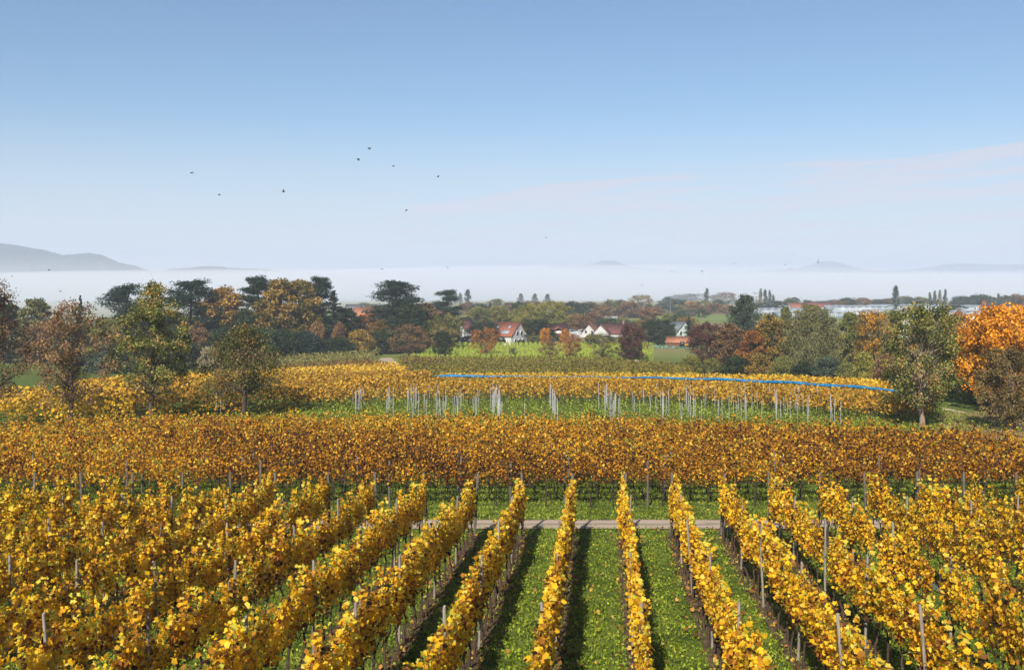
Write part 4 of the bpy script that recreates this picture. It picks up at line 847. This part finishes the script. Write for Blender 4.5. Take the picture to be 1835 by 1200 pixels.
for q in range(72):
    px = 1000+q*11.7+rt_.uniform(-5, 5); dd = rt_.uniform(640, 900) if px < 1330 else rt_.uniform(830, 930); by = 500+F*25.1/dd
    tree('far_tree', px, 0, by-rt_.uniform(9, 17), rt_.uniform(16, 30), 'far', pals[q % 8], 'small hazy tree in the low continuous tree belt along the far plain', 'low tree belt along the far plain', d=dd)
for q in range(24):
    px = 640+q*14.5+rt_.uniform(-5, 5); dd = rt_.uniform(560, 800); by = 500+F*25/dd
    tree('far_tree', px, 0, by-rt_.uniform(12, 20), rt_.uniform(20, 34), 'far', pals[(q*3) % 8], 'small dark tree in the belt beyond the village roofs', 'tree belt beyond the village', d=dd)
for q in range(34):
    px = 835+q*12+rt_.uniform(-5, 5); dd = rt_.uniform(400, 500); by = 500+F*24.6/dd
    tree('garden_tree', px, 0, by-rt_.uniform(20, 34), rt_.uniform(24, 42), 'far', pals[(q*5) % 8], 'garden tree between and behind the village roofs', 'garden trees of the village', d=dd)
for q in range(16):
    px = 815+q*23+rt_.uniform(-6, 6); dd = rt_.uniform(352, 362); by = 500+F*23.7/dd
    tree('garden_bush', px, 0, by-rt_.uniform(9, 19), rt_.uniform(16, 30), 'far', ['darkgreen', 'greygreen', 'olive', 'brown'][q % 4], 'low garden bush along the far edge of the asparagus field', 'garden bushes behind the asparagus field', d=dd, cat='bush')
g6 = 'poplars in the mist'
for px, t_, w_, pal, dd, lb in [(815, 521, 10, 'greygreen', 980, 'misty poplar, left of the three behind the cedar'), (825, 525, 8, 'greygreen', 960, 'misty poplar, middle one of the three behind the cedar'), (838, 519, 12, 'greygreen', 900, 'tallest misty poplar right of the cedar'), (933, 526, 12, 'greygreen', 940, 'misty poplar, first of three over the yellow green pair'), (958, 526, 11, 'greygreen', 940, 'misty poplar, second of three over the yellow green pair'), (981, 527, 12, 'greygreen', 920, 'misty poplar, third of three over the yellow green pair'),
   (1267, 517, 10, 'greygreen', 880, 'lone poplar over the middle of the plain'), (1363, 517, 7, 'olive', 860, 'left poplar of the three beside the crane'), (1371, 519, 8, 'greygreen', 860, 'middle poplar of the three beside the crane'), (1379, 520, 7, 'greygreen', 860, 'right poplar of the three beside the crane'), (1386, 528, 6, 'greygreen', 860, 'short poplar at the right end of the three'),
   (1605, 513, 13, 'darkgreen', 700, 'single tall dark poplar over the greenhouses'), (1666, 524, 7, 'greygreen', 800, 'first and shortest of the four poplars'), (1675, 521, 7, 'greygreen', 800, 'second of the four poplars in a row'), (1684, 520, 7, 'olive', 800, 'third of the four poplars in a row'), (1694, 519, 8, 'greygreen', 790, 'last of the four poplars, nearest the right'), (1790, 526, 8, 'greygreen', 760, 'slim poplar right of the brick chimney'), (1815, 531, 8, 'greygreen', 760, 'low poplar near the right edge')]:
    tree('poplar_tree', px, 0, t_, w_, 'poplar', pal, lb, g6, d=dd)

# ------------------------------------------------------------------ houses
def house(px, d, w, dep, wh, rh, rot, wallm, roofm, label, windows=(), chimney=None, skylights=(), name='house', over=.35, dz=0, group=None, dormer=None, doors=()):
    """w along the ridge (local x), dep across it (local y); windows: (side, u, z, ww, hh), side in front/back/left/right"""
    x, y, z = at(px, d); rt = empty(name, (x, y, z+dz), rot)
    tag(rt, label, 'house', group)
    hw, hd = w/2, dep/2
    V = [(-hw, -hd, -.5), (hw, -hd, -.5), (hw, hd, -.5), (-hw, hd, -.5), (-hw, -hd, wh), (hw, -hd, wh), (hw, hd, wh), (-hw, hd, wh), (-hw, 0, wh+rh), (hw, 0, wh+rh)]
    me = bpy.data.meshes.new('wall'); me.from_pydata(V, [], [(0, 1, 5, 4), (2, 3, 7, 6), (1, 2, 6, 9, 5), (3, 0, 4, 8, 7), (3, 2, 1, 0)]); me.materials.append(M[wallm]); put(bpy.data.objects.new('wall', me), rt)
    mb = MB(); sl = math.atan2(rh, hd); ov = over; t = .18
    for s in (-1, 1):
        e = np.array([(-hw-ov, s*(hd+ov), wh-ov*math.tan(sl)+.03), (hw+ov, s*(hd+ov), wh-ov*math.tan(sl)+.03), (hw+ov, 0, wh+rh+.03), (-hw-ov, 0, wh+rh+.03)])
        if s > 0: e = e[::-1]
        mb.add(np.concatenate([e, e+np.array([0, 0, t])]), [(3, 2, 1, 0), (4, 5, 6, 7), (0, 1, 5, 4), (1, 2, 6, 5), (2, 3, 7, 6), (3, 0, 4, 7)])
    rf = mb.build('roof', M[roofm], rt)
    for (cx, cy, ch) in ([chimney] if chimney else []):
        MB().box((cx, cy, wh+rh*(1-abs(cy)/hd)+ch/2-.3), (.7, .7, ch+.6)).box((cx, cy, wh+rh*(1-abs(cy)/hd)+ch+.05), (.9, .9, .12)).build('chimney', M['brick'], rf)
    def wall_part(nm, side, u, zz, ww, hh, m):
        f = MB(); gl = MB()
        if side in ('front', 'back'):
            s = -1 if side == 'front' else 1; f.box((u, s*(hd+.03), zz), (ww+.24, .10, hh+.24)); gl.box((u, s*(hd+.08), zz), (ww, .04, hh))
        else:
            s = -1 if side == 'left' else 1; f.box((s*(hw+.03), u, zz), (.10, ww+.24, hh+.24)); gl.box((s*(hw+.08), u, zz), (.04, ww, hh))
        a = f.build(nm, M['frame_white' if nm == 'window' else 'frame_brown'], rt); gl.build('pane', M[m], a)
    for (side, u, zz, ww, hh) in windows: wall_part('window', side, u, zz, ww, hh, 'window_glass')
    for (side, u, zz, ww, hh) in doors: wall_part('door', side, u, zz, ww, hh, 'window_glass')
    for (u, q, ww, hh) in skylights:          # on the front slope
        n = np.array([0, -math.sin(sl), math.cos(sl)]); up = np.array([0, math.cos(sl), math.sin(sl)]); c = np.array([u, -hd, wh])+up*q*math.hypot(hd, rh)+n*.26
        X_ = np.array([ww/2, 0, 0]); Y_ = up*hh/2; e = np.array([c-X_-Y_, c+X_-Y_, c+X_+Y_, c-X_+Y_])
        MB().add(np.concatenate([e, e+n*.06]), [(3, 2, 1, 0), (4, 5, 6, 7), (0, 1, 5, 4), (1, 2, 6, 5), (2, 3, 7, 6), (3, 0, 4, 7)]).build('skylight', M['greenhouse_glass'], rf)
    if dormer:
        (u, dw, dh) = dormer; b = MB(); yy = -hd*.75
        b.box((u, yy+.8, wh+dh/2), (dw, 2.2, dh)); dm = b.build('dormer', M[wallm], rt)
        e = MB()
        for s in (-1, 1):
            q = np.array([(u+s*(dw/2+.3), yy-.6, wh+dh-.1), (u+s*(dw/2+.3), yy+2.4, wh+dh-.1), (u, yy+2.4, wh+dh+dw*.45), (u, yy-.6, wh+dh+dw*.45)])
            e.add(np.concatenate([q, q+np.array([0, 0, .15])]), [(3, 2, 1, 0), (4, 5, 6, 7), (0, 1, 5, 4), (1, 2, 6, 5), (2, 3, 7, 6), (3, 0, 4, 7)])
        e.build('dormer_roof', M['tile_orange'], dm)  # orange tile colour stands in for sunlight on the dormer roof
    return rt
gw = lambda us, zs, side='right', ww=1.0, hh=1.3: [(side, u, zz, ww, hh) for zz in zs for u in us]
H = 'houses of the village'
# gable ends towards the camera: ridge runs away, so rotate by ~90 degrees; 'left' gable (-x) then faces the camera
house(828, 385, 10, 7.8, 5.2, 3.8, R(62), 'plaster', 'tile_dark', 'white house with brown roof and gable end right of the cedar', gw((-1.6, 1.6), (1.8, 4.4), 'left')+[('left', 0, 7.2, 1.2, 1.2)]+gw((-3, 0, 3), (1.8, 4.4), 'front'), (2, 1, 1.2), group=H)
house(908, 362, 11.5, 9.5, 3.4, 4.6, R(-38), 'plaster', 'tile_red', 'white house with red roof, skylights and solar panels', gw((-2.4, 0, 2.4), (1.5,), 'right')+gw((-1.2, 1.2), (4.4,), 'right')+gw((-4, -1, 3), (1.5,), 'front'), (1, .8, 1.0), [(-2.6, .52, 1.3, 1.7), (2.8, .62, 1.0, 1.3), (2.2, .25, 3.6, 1.6)], group=H)
house(990, 372, 11, 8, 2.8, 4.0, R(8), 'plaster_cream', 'tile_dark', 'house with dark red roof and sunlit dormer roof coloured orange', gw((-3.6, -1.2, 3.4), (1.4,), 'front'), (-2, .6, 1.0), group=H, dormer=(1.6, 3.0, 1.8))
house(1064, 378, 8, 6.5, 3.4, 3.4, R(60), 'plaster', 'tile_brown', 'left white gable of the double-gabled farmhouse', gw((-1.3, 1.3), (1.8, 4.2), 'left', .8, 1.1), group=H)
house(1100, 384, 17, 8.5, 3.2, 3.4, R(3), 'plaster', 'tile_dark', 'long white farmhouse with dark roof behind the double gable', gw((-7, -4, 2, 5), (1.6,), 'front'), (3.5, -1.5, 2.8), group=H)
house(1078, 372, 6, 6, 3.6, 3.2, R(78), 'plaster', 'tile_dark', 'right white gable of the double-gabled farmhouse', gw((-1, 1), (1.8,), 'left', .8, 1.1), group=H)
house(1208, 362, 10, 9, 4.6, 3.6, R(-52), 'plaster_mint', 'tile_grey', 'pale green gabled house behind the dark round evergreen', gw((-2, 2), (1.8, 4.4), 'right'), group=H)
house(1216, 342, 7.5, 5, 1.8, 1.8, R(-20), 'frame_brown', 'tile_orange', 'low brown shed with bright orange roof', (), name='shed', group=H, doors=[('front', 2, .9, 1.6, 1.6)])
house(655, 520, 12, 10, 5.0, 5.0, R(8), 'plaster_cream', 'tile_orange', 'far house with broad orange roof left of the wide pine', gw((-4, 0, 4), (2,), 'front'), (3, 1, 1.5), group=H)
house(634, 545, 9, 9, 6.5, 4.5, R(-20), 'plaster_pink', 'tile_grey', 'far grey roofed house behind the orange roof', gw((-3, 0, 3), (2, 4.6), 'front'), group=H)
house(785, 420, 11, 8, 6.5, 4.2, R(30), 'plaster_pink', 'tile_red', 'pinkish house glimpsed behind the cedar', gw((-3, 0, 3), (2, 4.6), 'front'), group=H)
house(622, 560, 10, 8, 5.5, 3.2, R(10), 'plaster', 'tile_dark', 'small far dark roofed house left of the grey roof', (), group=H)
house(1600, 430, 8, 7, 3.6, 3.6, R(25), 'plaster_cream', 'tile_orange', 'orange roofed house left of the pear tree top', gw((-2, 0, 2), (2.2,), 'front'), (2, 1, 1), group=H)
house(1622, 420, 8, 7, 4.0, 3.8, R(70), 'plaster_mint', 'tile_orange', 'bluish gabled house with orange roof beside the pear tree top', gw((-1.5, 1.5), (2.0, 4.6), 'left'), group=H)
house(1746, 330, 10, 8, 7.5, 4.2, R(60), 'plaster_cream', 'tile_brown', 'half-timbered gable with brown roof left of the brick chimney', gw((-1.5, 1.5), (3.4, 5.8), 'left'), group=H)
house(928, 640, 12, 9, 5.5, 4, R(5), 'brick', 'tile_brown', 'long low brown barn far behind the dark tree tops', (), name='barn')
for px, dd, w_, rr, rm, lb in [(1430, 760, 13, 4, 'tile_red', 'long red farm roof, left of the distant farm'), (1460, 770, 12, -4, 'tile_red', 'red farm roof with white gable wall in the distance'), (1484, 790, 9, 6, 'tile_dark', 'dark red farm roof, right end of the distant farm'), (1790, 600, 14, 8, 'tile_red', 'red roofed house far behind the orange maple top'), (1782, 700, 18, 0, 'tile_dark', 'dark roofed barn behind the brick chimney'), (1318, 860, 8, 10, 'tile_grey', 'small pale house in the mist right of the poplar')]:
    house(px, dd, w_, 8, 3.6, 3.2, R(rr), 'plaster', rm, lb, gw((-3, 0, 3), (1.8,), 'front', 1.0, 1.2), group='buildings on the far plain')
house(105, 300, 12, 9, 5.0, 3.8, R(10), 'plaster', 'tile_grey', 'white house glimpsed through the thin reddish tree', gw((-3, 0, 3), (1.8, 4.2), 'front'), group=H)
house(200, 290, 10, 7, 2.8, 2.4, R(-15), 'plaster', 'tile_grey', 'low white building glimpsed left of the tall pear tree', gw((-3, 0, 3), (1.5,), 'front'), group=H)
house(18, 300, 16, 9, 4.6, 3.0, R(5), 'plaster', 'tile_grey', 'white house glimpsed behind the left edge tree', gw((-3, 0, 3), (1.8,), 'front'), group=H)
# flat white box building
x, y, z = at(1094, 600); rt = empty('storage_building', (x, y, z)); MB().box((0, 0, 1), (8, 5, 3)).build('wall', M['plaster'], rt); MB().box((0, 0, 2.62), (8.3, 5.3, .2)).build('roof', M['steel'], rt)
for u in (-2.6, 0, 2.6): MB().box((u, -2.53, 1.1), (1.6, .08, 2.2)).build('gate', M['steel'], rt)
tag(rt, 'small flat-roofed white box building at the edge of the green field', 'building')
# grey glasshouse roof left of the double gable
def greenhouse(px, d, w, dep, h, rise, spans, label, m='greenhouse_glass', rot=0, group='greenhouses on the far plain'):
    x, y, z = at(px, d); rt = empty('greenhouse', (x, y, z), rot); b = MB(); fr = MB(); sw = w/spans
    b.box((0, 0, h/2-.2), (w, dep, h+.4))
    for i in range(spans):
        x0 = -w/2+i*sw; n = 6; V = []
        for yy in (-dep/2, dep/2):
            for j in range(n+1): a = math.pi*j/n; V.append((x0+sw/2-sw/2*math.cos(a), yy, h+.02+rise*math.sin(a)))
        Q = [(j, n+1+j, n+2+j, j+1) for j in range(n)]; b.add(V, Q); b.add(V[:n+1], [(0, 1, 2, 3), (0, 3, 4, 5), (0, 5, 6, 6)][:2]); b.add([V[0], V[3], V[5], V[6]], [(0, 1, 2, 3)])
        fr.box((x0, -dep/2-.04, h/2), (.14, .1, h))
    b.build('glazing', M[m], rt)
    for u in range(int(w/4)): fr.box((-w/2+4*u+2, -dep/2-.04, h/2), (.09, .08, h))
    fr.box((0, -dep/2-.05, h), (w, .1, .15)); fr.build('frame', M['frame_white'], rt); return tag(rt, label, 'greenhouse', group)
greenhouse(1032, 400, 16, 16, 3.2, .9, 4, 'grey glasshouse with low roof left of the double gable')
for px, d, w, dep, h, sp, m, lb in [(1400, 700, 40, 30, 3.6, 8, 'greenhouse_glass', 'pale greenhouse block above the golden tree'), (1455, 640, 44, 26, 3.4, 8, 'greenhouse_glass', 'front greenhouse left of the willow top'), (1545, 640, 34, 20, 3.6, 6, 'greenhouse_film', 'bright white film greenhouse right of the willow top'),
     (1620, 660, 44, 34, 3.8, 9, 'greenhouse_glass', 'front greenhouse below the single tall poplar'), (1722, 640, 50, 30, 3.8, 10, 'greenhouse_glass', 'front greenhouse below the four poplars'), (1530, 760, 40, 40, 3.8, 8, 'greenhouse_glass', 'middle greenhouse behind the white film one'), (1640, 780, 60, 40, 4, 12, 'greenhouse_glass', 'rear greenhouse left below the four poplars'),
     (1740, 760, 50, 40, 4, 10, 'greenhouse_glass', 'rear greenhouse left of the brick chimney'), (1570, 850, 22, 12, 5.5, 1, 'greenhouse_film', 'bright white domed tunnel in front of the far tree line'), (1588, 855, 16, 12, 4.4, 2, 'greenhouse_film', 'smaller white double tunnel beside the domed one'), (1440, 820, 60, 40, 3.5, 10, 'greenhouse_glass', 'rear greenhouse before the red farm roofs')]:
    greenhouse(px, d, w, dep, h, .9 if sp > 2 else 2.2, sp, lb, m)
# brick chimney
x, y, z = at(1763, 420); rt = empty('brick_chimney', (x, y, z)); mb = MB(); mb.tube(np.array([(0, 0, 0), (0, 0, 7), (0, 0, 15.4)]), [1.3, 1.1, .95], 12); mb.build('stack', M['brick'], rt); MB().tube(np.array([(0, 0, 15.0), (0, 0, 15.6)]), [1.15, 1.15], 12).build('cap', M['tile_brown'], rt); tag(rt, 'dark brick chimney rising left of the orange maple', 'chimney')
# white post-like chimney in the village
# tower crane in the mist
x, y, z = at(1353, 860); rt = empty('tower_crane', (x, y, z)); mb = MB()
for s in ((-.6, -.6), (.6, -.6), (.6, .6), (-.6, .6)): mb.box((s[0], s[1], 6.5), (.25, .25, 13))
for i in range(8): mb.tube(np.array([(-.6 if i % 2 else .6, -.6, 1+i*1.5), (.6 if i % 2 else -.6, -.6, 2.5+i*1.5)]), .08, 4)
mb.build('mast', M['steel'], rt); MB().box((-3, 0, 13.1), (14, .5, .5)).box((-1, 0, 14.2), (.4, .4, 2)).build('jib', M['steel'], rt); MB().box((3.4, 0, 12.3), (1.4, .8, 1.2)).build('counterweight', M['steel'], rt); tag(rt, 'small faint crane left of the three poplars', 'crane')
# street lamp on the plain
for px, dd, lb in [(1154, 640, 'thin pale mast in front of the pale beige tree'), (1201, 700, 'thin pale mast left of the grey green round tree')]:
    x, y, z = at(px, dd); rt = empty('light_mast', (x, y, z)); MB().tube(np.array([(0, 0, 0), (0, 0, 12)]), [.14, .08], 6).build('pole', M['steel'], rt); MB().box((.5, 0, 12), (1.2, .3, .15)).build('lamp_head', M['steel'], rt); tag(rt, lb, 'mast')
# timber stack, barrel and tractor
x, y, z = at(962, 262); rt = empty('timber_stack', (x, y, z)); 
for i in range(7):
    MB().box((0, -.3+.28*(i % 3), .15+.28*(i//3)), (9.2-.3*(i % 2), .24, .24)).build('beam', M['timber'], rt)
tag(rt, 'long low stack of dark timber beams before the asparagus field', 'timber')
x, y, z = at(1141, 255); rt = empty('water_tank', (x, y, z)); MB().tube(np.array([(0, 0, 0), (0, 0, .1), (0, 0, 1.0), (0, 0, 1.1)]), [.5, .6, .6, .5], 12).build('tank', M['frame_white'], rt); MB().tube(np.array([(0, 0, 1.1), (0, 0, 1.2)]), [.2, .2], 8).build('lid', M['steel'], rt); tag(rt, 'small white water tank under the dark purplish tree', 'tank')
x, y, z = at(1226, 336); rt = empty('tractor', (x, y, z), R(20)); MB().box((.5, 0, 1.0), (1.8, .8, .7)).build('body', M['tractor_yellow'], rt); MB().box((-.7, 0, 1.6), (1.1, 1.1, 1.3)).build('cab', M['window_glass'], rt)
for (a, b, r_) in ((-.7, .7, .7), (-.7, -.7, .7), (1.1, .6, .4), (1.1, -.6, .4)): MB().tube(np.array([(a, b-.15, r_), (a, b+.15, r_)]), [r_, r_], 14).build('wheel', M['tyre'], rt)
tag(rt, 'small yellow tractor parked beside the orange-roofed shed', 'tractor')

# ------------------------------------------------------------------ people on the footpath and in the vines
def skin_mesh(name, verts, edges, radii, m, parent, root=0, sub=1):
    me = bpy.data.meshes.new(name); me.from_pydata(verts, edges, []); o = put(bpy.data.objects.new(name, me)); 
    md = o.modifiers.new('skin', 'SKIN'); md.use_smooth_shade = True
    for i, r in enumerate(radii): sv = me.skin_vertices[0].data[i]; sv.radius = (r, r)
    me.skin_vertices[0].data[root].use_root = True
    ms = o.modifiers.new('sub', 'SUBSURF'); ms.levels = sub; ms.render_levels = sub
    dg = bpy.context.evaluated_depsgraph_get(); m2 = bpy.data.meshes.new_from_object(o.evaluated_get(dg)); bpy.data.objects.remove(o)
    m2.name = name; m2.materials.clear(); m2.materials.append(m); return put(bpy.data.objects.new(name, m2), parent)
def person(px, d, rz, label, top, trous, lean=0.0, stride=.15, arm=.2, dz=0):
    x, y, z = at(px, d); rt = empty('person', (x, y, z+dz), rz)
    l = lean; pel = (0, 0, .92); ch = (.28*l, 0, 1.28); nk = (.42*l, 0, 1.47); hd = (.50*l, 0, 1.64); ht = (.53*l, 0, 1.74)
    V = [pel, ch, nk, hd, ht]; E = [(0, 1), (1, 2), (2, 3), (3, 4)]; Rr = [.12, .13, .05, .085, .05]
    for s in (-1, 1):
        b = len(V); sx = s*stride; V += [(0, s*.10, .88), (sx*.6+.04, s*.10, .48), (sx, s*.11, .08), (sx+.16, s*.12, .03)]; Rr += [.085, .055, .038, .03]; E += [(0, b), (b, b+1), (b+1, b+2), (b+2, b+3)]
        a = len(V); V += [(ch[0]+.02, s*.20, 1.40), (ch[0]-.05*s+.03, s*.25, 1.12), (ch[0]+arm*(1 if s > 0 else .5), s*.22, .90), (ch[0]+arm*(1.2 if s > 0 else .6), s*.21, .80)]; Rr += [.05, .038, .028, .022]; E += [(1, a), (a, a+1), (a+1, a+2), (a+2, a+3)]
    skin_mesh('person_body', V, E, Rr, M['skin'], rt)
    VV = V[:3]; JE = [(0, 1), (1, 2)]; JR = [.155, .165, .07]
    for s, a in ((-1, 9), (1, 17)): b = len(VV); VV += [V[a], V[a+1], V[a+2]]; JE += [(1, b), (b, b+1), (b+1, b+2)]; JR += [.07, .055, .045]
    skin_mesh('jacket', VV, JE, JR, M[top], rt)
    TV = [V[0]]; TE = []; TR = [.16]
    for a in (5, 13): b = len(TV); TV += [V[a], V[a+1], V[a+2]]; TE += [(0, b), (b, b+1), (b+1, b+2)]; TR += [.10, .075, .06]
    skin_mesh('trousers', TV, TE, TR, M[trous], rt)
    skin_mesh('hair', [(hd[0]-.02, 0, 1.68), (ht[0]-.03, 0, 1.76)], [(0, 1)], [.095, .07], M['hair'], rt)
    return tag(rt, label, 'person')
person(656, 262, R(-80), 'person in dark clothes walking at the left end of the footpath', 'cloth_dark', 'cloth_blue', 0, .2)
person(745, 218, R(100), 'person in dark top and pale trousers walking on the verge', 'cloth_dark', 'cloth_white', 0, .22)
person(727, 214, R(160), 'person in a dark jacket bending over among the vines', 'cloth_dark', 'cloth_dark', .9, .08, .3, -.25)

# ------------------------------------------------------------------ birds
def bird(px, py, span, flap, yaw, label, d=120):
    x = (px-917.5)/F*d; z = CAMZ-(py-500)/F*d; w = span/F*d/2*1.15; mb = MB(); n = 8
    L = w*.85; pts = np.array([(-L*.62, 0, 0), (-L*.4, 0, .0), (-L*.15, 0, -.01*L), (L*.15, 0, 0), (L*.38, 0, .04*L), (L*.5, 0, .06*L), (L*.6, 0, .04*L)])
    mb.tube(pts, np.array([.02, .07, .15, .16, .10, .09, .015])*L, n)
    mb.add([(-L*.5, -.05*L, 0), (-L*.5, .05*L, 0), (-L*.95, .16*L, 0), (-L*.95, -.16*L, 0)], [(0, 1, 2, 3)])
    for s in (-1, 1):
        c = []; nseg = 4
        for i in range(nseg+1):
            t = i/nseg; zz = math.sin(flap)*t*w-(.35*math.sin(flap)*w*t*t if i > 1 else 0); yy = s*(.08*L+math.cos(flap)*t*w); chord = L*(.46*(1-t)**.6+.10); sw = -.32*L*max(0, t-.4)
            c += [(sw+chord*.5+.08*L, yy, zz), (sw-chord*.5+.05*L, yy, zz-.02*L), (sw-chord*.5+.05*L, yy, zz+.01*L), (sw+chord*.5+.08*L, yy, zz+.03*L)]
        Q = []
        for i in range(nseg):
            a = i*4
            for j in range(4): Q.append((a+j, a+(j+1) % 4, a+4+(j+1) % 4, a+4+j))
        Q.append((nseg*4, nseg*4+1, nseg*4+2, nseg*4+3)); mb.add(c, Q)
    o = mb.build('bird', M['bird'], smooth=True); o.location = (x, d, z); o.rotation_euler = (R(random.uniform(-20, 20)), R(random.uniform(-15, 15)), yaw); tag(o, label, 'bird', 'black birds in the sky')
random.seed(4)
for b in [(343, 310, 11, .3, 2.9, 'black bird gliding, upper left of the flock'), (393, 349, 10, .15, .2, 'black bird flying low left, below the leftmost one'), (508, 344, 11, 1.0, .3, 'black bird with raised wing between the left pair and the middle group'), (642, 285, 12, -.5, .4, 'black bird with drooped wings in the middle group'), (662, 267, 11, .8, .8, 'highest black bird of all'), (705, 298, 9, .4, .5, 'black bird right of the middle pair'),
   (785, 317, 9, .5, .6, 'black bird right and below the middle group'), (729, 376, 9, -.7, 1.0, 'black bird with hooked wings below the middle group'), (979, 426, 6, .2, .2, 'small black bird alone over the faint far hill'), (685, 482, 7, .2, .1, 'small bird above the gap right of the narrow high pine'), (802, 480, 8, 1.2, 1.4, 'small bird with wings up above the cedar'), (108, 522, 8, .2, .1, 'small bird above the pointed spruce at left'), (88, 484, 8, .2, .4, 'small bird against the left hills'), (21, 495, 6, .3, .2, 'small bird beside the left edge tree top'),
   (1151, 511, 5, .3, .2, 'tiny bird over the pale beige tree'), (1204, 486, 5, .2, .2, 'tiny bird low over the centre right fog'), (1258, 486, 6, .2, .1, 'tiny bird above the lone poplar'), (1318, 472, 5, .3, .3, 'tiny bird right of the lone poplar, higher'), (1407, 475, 5, .2, .4, 'tiny bird at the left of the small far cluster'), (1417, 482, 4, .3, .1, 'tiny bird lowest of the small far cluster'), (1414, 472, 4, .3, .9, 'tiny bird in the middle of the small far cluster'), (1422, 458, 4, .3, .9, 'faintest bird above the small far cluster'), (1466, 466, 5, .1, .1, 'tiny bird, upper of the close pair at right'), (1466, 470, 6, .2, .3, 'tiny bird, lower of the close pair at right')]: bird(*b)
bird(268, 514, 13, .1, .4, 'black bird perched on the top twigs of the tall pear tree', d=91)
